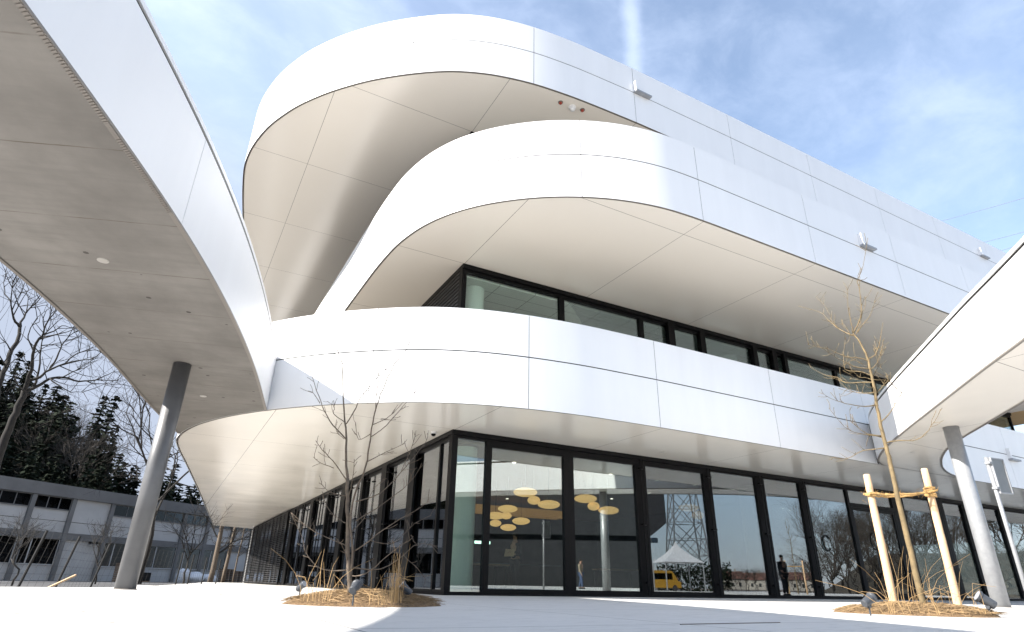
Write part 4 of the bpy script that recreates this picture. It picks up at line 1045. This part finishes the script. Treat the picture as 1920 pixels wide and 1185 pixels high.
# ------------------------------------------------------------------ warehouse, left background
WA = Vector((-17.76, 44.66, 0)); wd = Vector((0.757, 0.653, 0)).normalized(); wn = Vector((wd.y, -wd.x, 0))      # wn faces the plaza
W = empty('warehouse', 'long two-storey white and grey warehouse behind the left canopy column', 'warehouse', WA)
W.rotation_euler = (0,0,math.atan2(wd.y, wd.x))      # local x along the wall, local -y to the plaza
U0, U1 = -16.0, 44.0; pil = [-15.2,-11.6,-8.0,-4.4,-0.8,2.85,6.1,9.6,13.9,17.5,20.5,24.0,27.6,31.2,34.8,38.4,42.0]
MB().box(U0, U1, 0.05, 16, -0.3, 6.9).build('wall', M['wh_wall'], W)
MB().box(U0-0.1, U1+0.1, -0.22, 16.1, 6.12, 7.05).build('parapet', M['wh_conc'], W)
MB().box(U0, U1, -0.10, 0.04, 2.93, 3.45).build('band', M['wh_conc'], W)
for u in pil: MB().box(u-0.18, u+0.18, -0.14, 0.045, -0.3, 6.11).build('pilaster', M['wh_conc'], W)
gm = MB()
for u in pil[:-1]: gm.box(u+0.2, u+3.2, 0.03, 0.048, 4.28, 4.31)
gm.build('panel_joint', M['gap'], W)
for k in range(len(pil)-1):
    a, b_ = pil[k]+0.2, pil[k+1]-0.2
    if k not in (6,):
        f = MB(); n = 3
        f.box(a, b_, -0.03, 0.049, 5.12, 5.2); f.box(a, b_, -0.03, 0.049, 6.04, 6.11)
        for q in range(n+1): x = a+(b_-a)*q/n; f.box(max(a,x-0.03), min(b_,x+0.03), -0.028, 0.048, 5.201, 6.039)
        w = f.build('window', M['wh_conc'], W); MB().box(a+0.03, b_-0.03, 0.0, 0.02, 5.201, 6.039).build('pane', M['glass_dark'], w)
        MB().box(a, b_, 0.05-0.028, 0.051, 5.15, 6.08).build('blind', M['int_wall'], w)
    if k not in (6, 11):
        f = MB(); s_ = a+(b_-a)*(0.24 if k % 2 else 0.3)
        f.box(a, b_, -0.03, 0.049, 1.0, 1.08); f.box(s_-0.04, s_+0.04, -0.03, 0.049, 1.081, 2.9); f.box(a, a+0.05, -0.03, 0.049, 1.081, 2.9); f.box(b_-0.05, b_, -0.03, 0.049, 1.081, 2.9)
        w = f.build('window', M['wh_wall'], W); MB().box(a+0.06, b_-0.06, 0.0, 0.02, 1.081, 2.9).build('pane', M['glass_dark'], w)
        MB().box(a+0.06, b_-0.06, 0.022, 0.051, 1.081, 2.9).build('blind', M['int_wall'], w)
lm = MB().box(8.2, 9.2, -0.45, -0.15, 2.75, 2.9).build('wall_lamp', M['black'], W)
def wh_pt(u, off, z=0.0): return WA+wd*u+wn*off+Vector((0,0,z))
# yard clutter
def pallets(u, off, n, label):
    p = wh_pt(u, off, -0.112); e = empty('pallet_stack', label, 'pallets', p, 'stacks of pallets by the warehouse'); e.rotation_euler = (0,0,R(41))
    for k in range(n):
        mb = MB(); z = 0.16*k
        for q in range(6): mb.box(-0.6,0.6,-0.4+0.145*q,-0.4+0.145*q+0.1,z+0.12,z+0.145)
        for x in (-0.55,-0.05,0.45): mb.box(x,x+0.1,-0.4,0.42,z,z+0.119)
        mb.build('pallet', M['wood_dark'], e)
pallets(9.9, 3.0, 9, 'tall stack of wooden pallets left of the grey column'); pallets(21.2, 3.0, 8, 'stack of wooden pallets right of the white bags')
pallets(22.6, 3.2, 7, 'lower stack of wooden pallets furthest right in the yard')
p = wh_pt(11.6, 3.2, -0.112); e = empty('crate', 'low dark crate between the pallets and the grey column', 'crate', p); e.rotation_euler = (0,0,R(41))
MB().box(-0.5,0.5,-0.4,0.4,0.08,0.75).build('box', M['black'], e, bevel=0.03); MB().box(-0.5,0.5,-0.4,-0.3,0,0.079).box(-0.5,0.5,0.3,0.4,0,0.079).build('runner', M['wood_dark'], e)
for k, (u, w, h, lab) in enumerate(((15.1,0.5,1.15,'white bulk bag nearest the grey column'), (16.3,0.8,0.9,'widest white bulk bag in the middle of the three'), (17.9,0.75,0.75,'white bulk bag at the right of the three'))):
    p = wh_pt(u, 4.0, -0.112); mb = MB(); n = 20; rows = 9
    for j in range(rows+1):
        s = j/rows; rr_ = w*(0.82+0.25*math.sin(math.pi*min(s*1.2,1)))*(1 if s < 0.75 else 1-1.6*(s-0.75))
        for q in range(n):
            t = 2*math.pi*q/n; dz = 0.12*noise.noise((q*0.7, j*0.5, k*5.0)); m4 = 1+0.1*abs(math.cos(2*t))+0.2*noise.noise((math.cos(t)*2, math.sin(t)*2, s*3+k*7))
            mb.v.append((rr_*m4*math.cos(t), rr_*m4*math.sin(t), h*s+dz*s))
    for j in range(rows):
        for q in range(n): q2 = (q+1) % n; mb.f.append((j*n+q, j*n+q2, (j+1)*n+q2, (j+1)*n+q))
    mb.f.append(tuple(rows*n+q for q in range(n))); o = mb.build('bulk_bag', M['bag'], None, smooth=True); o.location = p; tag(o, lab, 'bag', 'white bags in the warehouse yard')
# wire fence along the yard
fe = empty('wire_fence', 'low wire fence with leaning dark posts along the plaza edge at left', 'fence', at_dist(60, 1090, 20))
fe.location.z = -0.1; fl = Vector(fe.location)
prev = None; wires = MB()
for px, D in ((-120,15),(36,19),(106,21),(172,25),(330,31),(352,33),(378,36),(405,39)):
    p = at_dist(px, 1090, D); p.z = -0.1; h = 1.35; lean = Vector((0.22,0.05,0)) if D < 26 else Vector((0.03,0,0))
    tp = p+Vector((0,0,h))+lean
    MB().tube([p-fl, tp-fl], 0.03, 8).build('post', M['gap'], fe)
    if prev:
        for s in [i/7 for i in range(1, 8)]:
            wires.tube([prev[0].lerp(prev[1], s)-fl, p.lerp(tp, s)-fl], 0.0025, 3, False)
        L_ = (p-prev[0]).length; nv = int(L_/0.4)
        for i in range(nv): s = i/nv; wires.tube([prev[0].lerp(p, s)-fl, prev[1].lerp(tp, s)-fl], 0.0035, 3, False)
    prev = (p, tp)
wires.build('wire_mesh', M['gap'], fe)
p = at_dist(112, 1094, 20.4); MBb = MB().obox(Vector((0,0,0)), Vector((0.8,0.3,0.5)).normalized(), Vector((-0.35,0.93,0)).normalized(), Vector((-0.45,-0.15,0.85)).normalized(), 0.35, 0.06, 0.02)
o = MBb.build('plank', M['stake']); o.location = (p.x, p.y, 0.1); tag(o, 'short pale plank lying against the wire fence', 'plank')

# ------------------------------------------------------------------ far trees
def rec_branch(mb, p, d, l, r, lvl, rg, spread, up, nseg=3):
    pts = [p]; rad = [r]
    for i in range(nseg):
        d = (d+Vector((rg.gauss(0,.13), rg.gauss(0,.13), rg.gauss(up*0.3,.10)))).normalized(); pts.append(pts[-1]+d*l/nseg); rad.append(r*(1-0.35*(i+1)/nseg))
    mb.tube(pts, rad, 5 if lvl > 2 else 3, False)
    if lvl == 0: return
    nch = rg.choice((3,3,4)) if lvl > 1 else rg.choice((3,4,4))
    for k in range(nch):
        s = rg.uniform(0.45, 1.0) if k else 1.0; i = min(int(s*nseg), nseg-1); q = pts[i].lerp(pts[i+1], s*nseg-i)
        sd = Vector((rg.gauss(0,1), rg.gauss(0,1), rg.gauss(0,.5))); sd -= d*sd.dot(d); sd.normalize()
        nd = (d*rg.uniform(0.6,1.0)+sd*spread*rg.uniform(0.6,1.1)).normalized()
        rec_branch(mb, q, nd, l*rg.uniform(0.58,0.85), r*0.58*rg.uniform(0.85,1.1), lvl-1, rg, spread, up, nseg)
def bare_proto(seed, h, lvl=5, rmax=0.18, spread=0.75, up=0.25, bole=0.28):
    rg = random.Random(seed); tm = MB(); cm = MB(); th = h*bole; pts = [Vector((0,0,-0.4))]; rad = [rmax*1.15]
    for i in range(5): pts.append(Vector((rg.gauss(0,.05)*i, rg.gauss(0,.05)*i, th*(i+1)/5))); rad.append(rmax*(1-0.08*i))
    tm.tube(pts, rad, 9)
    for k in range(5):
        a = k*2.4+rg.random(); rec_branch(cm, pts[-1-(k % 2)], Vector((math.cos(a)*0.55, math.sin(a)*0.55, 1.0 if k else 1.6)).normalized(), h*rg.uniform(0.2,0.27), rmax*0.6, lvl-1, rg, spread, up)
    return tm, cm
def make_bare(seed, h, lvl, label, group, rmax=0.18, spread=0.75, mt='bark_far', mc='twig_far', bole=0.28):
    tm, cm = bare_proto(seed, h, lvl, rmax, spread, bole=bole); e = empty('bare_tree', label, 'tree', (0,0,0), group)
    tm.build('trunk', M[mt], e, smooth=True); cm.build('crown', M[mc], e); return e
def make_conifer(seed, h, w, label, group):
    rg = random.Random(seed); tm = MB().tube([(0,0,-0.5),(0,0,h*0.5),(0,0,h*0.97)], [h*0.014,h*0.009,h*0.002], 7); cm = MB()
    z = h*0.06
    while z < h*0.985:
        s = z/h; rad = w*(1-s)**0.85*rg.uniform(0.72,1.12)+0.12; nb = max(5, int(15*(1-s))+4)
        for k in range(nb):
            a = rg.random()*6.283; l = rad*rg.uniform(0.55,1.12); ca, sa = math.cos(a), math.sin(a)
            droop = rg.uniform(0.15,0.45); nclump = max(2, int(l/0.27))
            for c in range(nclump):
                t = (c+rg.random())/nclump; x = l*t; zz = z-droop*x*0.7+0.12*x*t
                px_, py_ = ca*x+rg.gauss(0,.10), sa*x+rg.gauss(0,.10); sz = rg.uniform(0.30,0.70)*(1.1-0.45*t)
                d1 = Vector((ca+rg.gauss(0,.5), sa+rg.gauss(0,.5), rg.gauss(-0.35,.35))).normalized()*sz
                d2 = Vector((-sa+rg.gauss(0,.4), ca+rg.gauss(0,.4), rg.gauss(-0.1,.5))).normalized()*sz*0.45
                o_ = Vector((px_,py_,zz)); i = len(cm.v); cm.v += [tuple(o_-d2), tuple(o_+d1), tuple(o_+d2), tuple(o_-d1*0.6)]; cm.f.append((i,i+1,i+2,i+3))
        z += h*0.022*rg.uniform(0.7,1.3)
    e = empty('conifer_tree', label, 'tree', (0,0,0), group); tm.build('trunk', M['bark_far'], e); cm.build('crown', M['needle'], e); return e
hill = MB(); nx, ny = 40, 14
for j in range(ny+1):
    for i in range(nx+1):
        u = -70+150*i/nx; w_ = 17+150*j/ny; p = WA+wd*u-wn*w_; z = -0.15+13*smoothstep(17,60,w_)+10*smoothstep(50,160,w_)+0.8*noise.noise((u*0.05,w_*0.05,0)); hill.v.append((p.x,p.y,z))
for j in range(ny):
    for i in range(nx): hill.f.append((j*(nx+1)+i, j*(nx+1)+i+1, (j+1)*(nx+1)+i+1, (j+1)*(nx+1)+i))
tag(hill.build('hill', M['soil'], smooth=True), 'wooded slope rising behind the warehouse', 'hill', kind='structure')
def hill_z(w_): return -0.15+13*smoothstep(17,60,w_)+10*smoothstep(50,160,w_)
CL = 'dark conifer in the wood on the slope behind the warehouse'; CG = 'conifers behind the warehouse'
cons = [make_conifer(100+k, h, w, CL, CG) for k, (h, w) in enumerate(((15,3.4),(13,3.2),(17,3.6)))]
rg = random.Random(31); first = [True]*3
for k in range(160):
    u = rg.uniform(-16, 34); w_ = 20+ (k % 8)*4.4+rg.uniform(-2,2); j = rg.randrange(3)
    o = cons[j] if first[j] else copy_tree(cons[j]); first[j] = False
    p = WA+wd*u-wn*w_; s = rg.uniform(0.62,1.02)*(0.8 if w_ < 26 else 1)*(1+0.012*max(0, u)); o.location = (p.x,p.y,hill_z(w_)-0.3); o.scale = (s*rg.uniform(0.9,1.15),s*rg.uniform(0.9,1.15),s); o.rotation_euler = (0,0,rg.random()*6.28)
for k in range(64):
    u = 5+36*(k/64)+rg.uniform(-1.5,1.5); w_ = rg.uniform(18.5, 30); j = rg.randrange(3); o = copy_tree(cons[j])
    p = WA+wd*u-wn*w_; s = rg.uniform(0.62,0.98); o.location = (p.x,p.y,hill_z(w_)-0.3); o.scale = (s*1.15,s*1.15,s); o.rotation_euler = (0,0,rg.random()*6.28)
BLb = 'bare winter tree among the conifers behind the warehouse'; BG = 'bare trees behind the warehouse'
bares = [make_bare(200+k, h, 5, BLb, BG, 0.16, 0.6) for k, h in enumerate((15,17,14))]; first = [True]*3
for k in range(20):
    u = rg.uniform(-16, 34); w_ = rg.uniform(24, 52); j = k % 3
    o = bares[j] if first[j] else copy_tree(bares[j]); first[j] = False
    p = WA+wd*u-wn*w_; s = rg.uniform(0.7,1.05)*(1+0.012*max(0, u)); o.location = (p.x,p.y,hill_z(w_)-0.3); o.scale = (s,s,s); o.rotation_euler = (0,0,rg.random()*6.28)
# thin bare trees and saplings in front of the warehouse
for k, (px, D, h, r_, lab) in enumerate(((262,44,16,0.13,'tall thin bare tree in front of the warehouse just left of the grey column'), (345,36,5.2,0.05,'young bare tree in front of the warehouse right of the grey column'), (180,40,4.2,0.04,'low bushy bare tree in front of the warehouse wall'), (25,30,3.2,0.035,'bare shrub by the fence at the left edge'))):
    o = make_bare(300+k, h, 5 if h > 8 else 4, lab, None, r_, 0.85, 'bark_far', 'bark_far'); p = at_dist(px, 1088, D); o.location = (p.x,p.y,-0.1)
for px, D, r_, lab in ((394,57,0.22,'straight bare trunk left of the two at the far end of the soffit'), (418,58,0.16,'straight bare trunk right of the two at the far end of the soffit'), (437,60,0.07,'thin sapling beside the far left corner of the building')):
    rg2 = random.Random(int(px)); p = at_dist(px, 1088, D); e = empty('bare_tree', lab, 'tree', (p.x,p.y,-0.1))
    tp = [Vector((0,0,-0.2))]; 
    for i in range(8): tp.append(tp[-1]+Vector((rg2.gauss(0.02,.05), rg2.gauss(0,.05), 1.15)))
    MB().tube(tp, [r_*(1-0.07*i) for i in range(9)], 9).build('trunk', M['bark'], e, smooth=True); cm = MB()
    for q in range(9):
        i = rg2.randrange(2,8); a = rg2.random()*6.28; rec_branch(cm, tp[i], Vector((math.cos(a),math.sin(a),0.7)).normalized(), 1.5, r_*0.3, 3, rg2, 0.8, 0.2)
    cm.build('crown', M['bark_far'], e)
# big bare tree at the left edge
ZT = ((0,480), 2.8222)
hero_tree('bare_tree', 'large spreading bare tree against the sky at the left edge', 'tree', (-30,1085), ZT,
  [([(-110,1700),(-30,1150),(30,960),(70,860),(110,770),(130,710)], .21,.13,0), ([(-90,1600),(-50,1000),(-10,700),(30,590),(60,500),(95,440),(106,372)], .16,.075,2)],
  [([(130,712),(155,640),(170,580),(176,500),(200,445),(226,420),(236,380),(262,330),(300,290)], 0.1122,0.0210), ([(130,720),(200,690),(262,650),(330,642),(420,662),(500,656),(560,632),(602,612)], 0.0990,0.0140), ([(148,662),(210,640),(262,602),(340,572),(430,552),(522,540)], 0.0858,0.0140),
   ([(180,692),(208,600),(216,500),(226,425)], 0.0660,0.0210), ([(106,372),(72,330),(60,250),(66,140)], 0.0726,0.0140), ([(106,372),(140,300),(190,250),(232,205)], 0.0660,0.0140), ([(30,590),(18,560),(-20,500)], 0.0594,0.0140), ([(226,420),(280,400),(330,370),(370,380)], 0.0462,0.0140),
   ([(262,602),(300,540),(330,470),(370,420),(420,390)], 0.0594,0.0140), ([(340,572),(400,520),(470,500),(530,500)], 0.0462,0.0140), ([(130,715),(100,690),(75,650),(110,620)], 0.0462,0.0140), ([(262,650),(320,690),(380,720),(440,720)], 0.0396,0.0105), ([(330,642),(390,610),(450,590),(480,570)], 0.0396,0.0105),
   ([(60,500),(30,460),(0,430)], 0.0396,0.0105), ([(176,500),(150,440),(160,380),(200,330)], 0.0462,0.0140), ([(236,380),(230,330),(250,280)], 0.0330,0.0105), ([(60,250),(30,200),(20,140),(40,90)], 0.0330,0.0105), ([(66,170),(100,120),(110,80)], 0.0330,0.0105), ([(140,300),(150,240),(140,190)], 0.0330,0.0105), ([(20,620),(60,560),(110,540)], 0.0330,0.0105)],
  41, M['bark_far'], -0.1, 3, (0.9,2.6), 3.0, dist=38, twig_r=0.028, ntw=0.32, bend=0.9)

# ------------------------------------------------------------------ across the road (seen mirrored in the glass)
PY = mirror_pt((1297,1095), 130)
e = empty('pylon', 'tall lattice power pylon mirrored in the fourth front window', 'pylon', PY); e.rotation_euler = (0,0,0.5)
lt = MB(); lv = [(0,3.9),(6,3.3),(12,2.75),(18,2.2),(24,1.7),(30,1.3),(36,1.0),(42,0.8),(48,0.2)]
for (z0, w0), (z1, w1) in zip(lv[:-1], lv[1:]):
    c0 = [Vector((sx*w0, sy*w0, z0)) for sx, sy in ((1,1),(-1,1),(-1,-1),(1,-1))]; c1 = [Vector((sx*w1, sy*w1, z1)) for sx, sy in ((1,1),(-1,1),(-1,-1),(1,-1))]
    for q in range(4):
        q2 = (q+1) % 4; lt.tube([c0[q], c1[q]], 0.16, 4); lt.tube([c0[q], c1[q2]], 0.09, 3, False); lt.tube([c0[q2], c1[q]], 0.09, 3, False); lt.tube([c1[q], c1[q2]], 0.08, 3, False)
        m0 = c0[q].lerp(c1[q],0.5); m1 = c0[q2].lerp(c1[q2],0.5); lt.tube([m0, m1], 0.07, 3, False); lt.tube([m0, c0[q].lerp(c0[q2],0.5)], 0.06, 3, False); lt.tube([m1, c0[q].lerp(c0[q2],0.5)], 0.06, 3, False)
lt.build('lattice', M['pylon'], e)
for z, l in ((30,8),(36,6.5),(42,5)):
    am = MB()
    for s in (1,-1):
        am.tube([(0.9*s,0.9,z),(l*s,0,z+0.3)],0.08,4); am.tube([(0.9*s,-0.9,z),(l*s,0,z+0.3)],0.08,4); am.tube([(0.8*s,0,z+1.8),(l*s,0,z+0.3)],0.08,4)
    am.build('cross_arm', M['pylon'], e)
def bank_h(px, path): return 5.6*smoothstep(1515,1680,px)*smoothstep(76,112,path)
bkm = MB(); nx_, ny_ = 36, 12
for j in range(ny_+1):
    for i in range(nx_+1):
        px = 1490+640*i/nx_; pa = 64+70*j/ny_; p = mirror_pt((px,1096), pa); bkm.v.append((p.x, p.y, -0.118+bank_h(px, pa)+0.5*noise.noise((p.x*0.2,p.y*0.2,0))*smoothstep(66,80,pa)))
for j in range(ny_):
    for i in range(nx_): bkm.f.append((j*(nx_+1)+i, (j+1)*(nx_+1)+i, (j+1)*(nx_+1)+i+1, j*(nx_+1)+i+1))
tag(bkm.build('embankment', simple('dry bank grass', (0.055,0.045,0.03), 0.95, var=0.4, vscale=0.6, bump=0.6, bscale=3), smooth=True), 'brown grassy bank across the road', 'bank', kind='structure')
hm = MB(); rh = random.Random(77)
for k in range(1500):
    c = Vector((rh.uniform(-3.4,3.4), rh.uniform(-0.7,0.7), rh.uniform(0,1)**0.8*2.5*(0.85+0.2*math.sin(k)))); d1 = Vector((rh.gauss(0,1),rh.gauss(0,1),rh.gauss(0.3,1))).normalized()*rh.uniform(0.12,0.3); d2 = d1.orthogonal().normalized()*0.09
    i = len(hm.v); hm.v += [tuple(c-d2), tuple(c+d1), tuple(c+d2), tuple(c-d1*0.6)]; hm.f.append((i,i+1,i+2,i+3))
ho = hm.build('hedge', M['needle']); ho.location = mirror_pt((1306,1096), 64); ho.rotation_euler = (0,0,0.75); tag(ho, 'dark evergreen hedge mirrored under the pylon', 'hedge')
RL = 'bare tree in the row across the road mirrored in the right windows'; RG = 'bare trees across the road'
rows_ = [make_bare(400+k, h, 6, RL, RG, 0.15, 0.5, 'bark_far', 'twig_far', 0.14) for k, h in enumerate((14,13))]; first = [True]*2
for k, (px, path) in enumerate(((1560,85),(1590,80),(1615,90),(1650,84),(1680,92),(1710,84),(1740,95),(1775,88),(1810,98),(1850,90),(1885,100),(1915,95),(1720,110),(1640,115))):
    j = k % 2; o = rows_[j] if first[j] else copy_tree(rows_[j]); first[j] = False
    p = mirror_pt((px,1095), path); o.location = (p.x,p.y,-0.3+bank_h(px,path)); s = rg.uniform(0.75,0.95); o.scale = (s,s,s); o.rotation_euler = (0,0,rg.random()*6.28)
th = [make_bare(450, 5.5, 4, 'low bare thicket tree on the far side of the road', 'low bare trees beyond the road', 0.07, 0.9)]
for k in range(70):
    o = th[0] if k == 0 else copy_tree(th[0]); p = qx = 1330+k*9+rg.uniform(-6,6); qp = 150+rg.uniform(-12,25) if k < 20 else rg.uniform(74,118); p = mirror_pt((qx,1096), qp); o.location = (p.x,p.y,-0.3+bank_h(qx, qp)); s = rg.uniform(0.8,1.3); o.scale = (s,s,s); o.rotation_euler = (0,0,rg.random()*6.28)
for px, path, w, lab in ((1375,300,10,'small red-roofed house mirrored low in the fifth window'), (1420,320,12,'wider red-roofed house mirrored in the fifth window'), (1505,300,11,'red-roofed house mirrored behind the stakes in the sixth window'), (1245,320,14,'red-roofed house mirrored below the pylon')):
    p = mirror_pt((px,1096), path); e = empty('house', lab, 'house', (p.x,p.y,-0.1), 'houses beyond the road'); e.rotation_euler = (0,0,rg.uniform(0.4,1.2))
    MB().box(-w/2,w/2,-4,4,0,4.2).build('wall', M['house_wall'], e); r_ = MB(); h0, h1 = 4.15, 7.2
    r_.v = [(-w/2-.4,-4.5,h0),(w/2+.4,-4.5,h0),(w/2+.4,4.5,h0),(-w/2-.4,4.5,h0),(-w/2-.4,0,h1),(w/2+.4,0,h1)]; r_.f = [(0,1,5,4),(2,3,4,5),(0,4,3),(1,2,5),(0,3,2,1)]
    rf = r_.build('roof', M['roof_red'], e); MB().box(w*0.2,w*0.2+0.6,-0.3,0.3,6.6,8.0).build('chimney', M['house_wall'], rf)
    for s in (-1,1):
        for x in (-w*0.3,0,w*0.3): MB().box(x-0.5,x+0.5,4.0*s-0.03 if s > 0 else -4.03,4.03 if s > 0 else -3.97,1.2,2.6).build('window', M['glass_dark'], e)
# dark hall opposite, mirrored in the second and third windows
HA, HB_ = mirror_pt((900,1096), 66), mirror_pt((1262,1096), 66)
hd_ = (HB_-HA); hl = hd_.length; hd_.normalize()
e = empty('hall', 'dark clad hall with a flat roof mirrored in the second and third windows', 'hall', (HA.x,HA.y,-0.06)); e.rotation_euler = (0,0,math.atan2(hd_.y,hd_.x))
hw = MB(); hp = [(-12,0),(hl-2.9,0),(hl-2.9,4.1),(hl,6.3),(hl,9.6),(-12,9.6)]; k_ = len(hp)
hw.v = [(x,0,z) for x, z in hp]+[(x,-14,z) for x, z in hp]; hw.f = [tuple(range(k_)), tuple(reversed(range(k_,2*k_)))]+[(i,k_+i,k_+(i+1)%k_,(i+1)%k_) for i in range(k_)]
hw.build('wall', simple('anthracite cladding', (0.02,0.021,0.024), 0.5, var=0.3), e)
MB().box(-12.2,hl+0.2,-14.2,0.2,9.61,10.1).build('roof', M['int_wall'], e)
MB().box(-11,hl-1,-0.02,0.03,4.4,4.9).build('window', M['glass_dark'], e)
# yellow van and white pavilion mirrored by the fourth window
p = mirror_pt((1246,1095), 60); e = empty('van', 'yellow delivery van mirrored in the fourth front window', 'van', (p.x,p.y,-0.05)); e.scale = (0.62,0.7,0.8); e.rotation_euler = (0,0,R(40))
v_ = MB(); prof = [(-2.4,0.35),(2.5,0.35),(2.5,0.95),(2.1,1.1),(1.5,1.95),(1.3,2.1),(-2.4,2.15)]; n = len(prof)
v_.v = [(x,-0.95,z) for x, z in prof]+[(x,0.95,z) for x, z in prof]; v_.f = [tuple(range(n)), tuple(reversed(range(n,2*n)))]+[(i,n+i,n+(i+1)%n,(i+1)%n) for i in range(n)]
v_.build('body', M['yellow'], e, bevel=0.06)
MB().obox((1.83,0,1.53), Vector((-0.6,0,0.85)).normalized(), Vector((0,1,0)), Vector((0.85,0,0.6)).normalized(), 0.42,0.82,0.012).build('windscreen', M['glass_dark'], e)
for s in (1,-1):
    MB().box(-2.2,1.35,0.955*s-0.005,0.955*s+0.005,1.22,1.85).build('window', M['glass_dark'], e)
    for x in (-1.55,1.6): MB().tube([(x,0.75*s,0.34),(x,0.97*s,0.34)],0.34,20).build('wheel', M['tyre'], e)
p = mirror_pt((1276,1095), 55); e = empty('pavilion', 'white pointed pavilion tent mirrored below the pylon', 'tent', (p.x,p.y,-0.05)); e.rotation_euler = (0,0,0.4)
pv = MB(); nn_ = 12
for j in range(nn_+1):
    s = j/nn_; w = 1.6*(1-s)**1.5+0.05
    pv.v += [(sx*w, sy*w, 2.2+1.6*s) for sx, sy in ((1,1),(-1,1),(-1,-1),(1,-1))]
for j in range(nn_):
    for q in range(4): pv.f.append((j*4+q, j*4+(q+1)%4, (j+1)*4+(q+1)%4, (j+1)*4+q))
pv.build('roof', M['tent'], e)
for sx in (1.55,-1.55):
    for sy in (1.55,-1.55): MB().tube([(sx,sy,0),(sx,sy,2.22)],0.05,8).build('leg', M['galv'], e)
# a second staked tree further along the plaza, mirrored in the sixth window
p = mirror_pt((1497,1100), 47)
st2 = copy_tree(STK); st2.location = (p.x, p.y, 0.0); st2.rotation_euler = (0,0,1.1); st2['label'] = 'bare staked tree mirrored in the sixth front window'
for dx, lab in ((-0.55,'left timber stake mirrored in the sixth front window'), (0.55,'right timber stake mirrored in the sixth front window')):
    e = empty('tree_stake', lab, 'stake', (p.x+dx*0.8, p.y+dx*0.6, 0), 'timber stakes beside the mirrored tree'); MB().tube([(0,0,-0.05),(0,0,1.0),(0,0,2.05)],[0.055,0.052,0.048],14).build('post', M['stake'], e, smooth=True)
MB().tube([(p.x-0.44,p.y-0.33,1.7),(p.x,p.y,1.68),(p.x+0.44,p.y+0.33,1.7)],0.03,8).build('rope', M['rope'])['label'] = 'coir rope between the mirrored stakes'
bpy.data.objects['rope.001']['category'] = 'rope'

# slot drain in the paving
q0, q1 = at_z(1276, 1171.5, 0), at_z(1462, 1168, 0); dd = (q1-q0).normalized()
o = MB().obox((q0+q1)*0.5+Vector((0,0,0.003)), dd, Vector((-dd.y, dd.x, 0)), Vector((0,0,1)), (q1-q0).length/2, 0.008, 0.004).build('drain_slot', M['edge']); tag(o, 'narrow dark slot drain in the shaded paving', 'drain')
# power cables in the sky at right
for a_, b_, lab in (((1700,432),(1960,356),'highest of three thin power cables in the sky at right'), ((1780,470),(1960,420),'middle of three thin power cables in the sky at right'), ((1800,492),(1960,440),'lowest of three thin power cables in the sky at right')):
    A_, B_ = at_dist(a_[0],a_[1],120), at_dist(b_[0],b_[1],105); pts = []
    d = B_-A_; A_ = A_-d*0.6; B_ = B_+d*1.2
    for i in range(21): s = i/20; q = A_.lerp(B_, s); q.z -= 1.2*4*s*(1-s)-0.9; pts.append(q)
    tag(MB().tube(pts, 0.035, 5).build('power_cable', M['wire']), lab, 'cable', 'power cables in the sky')
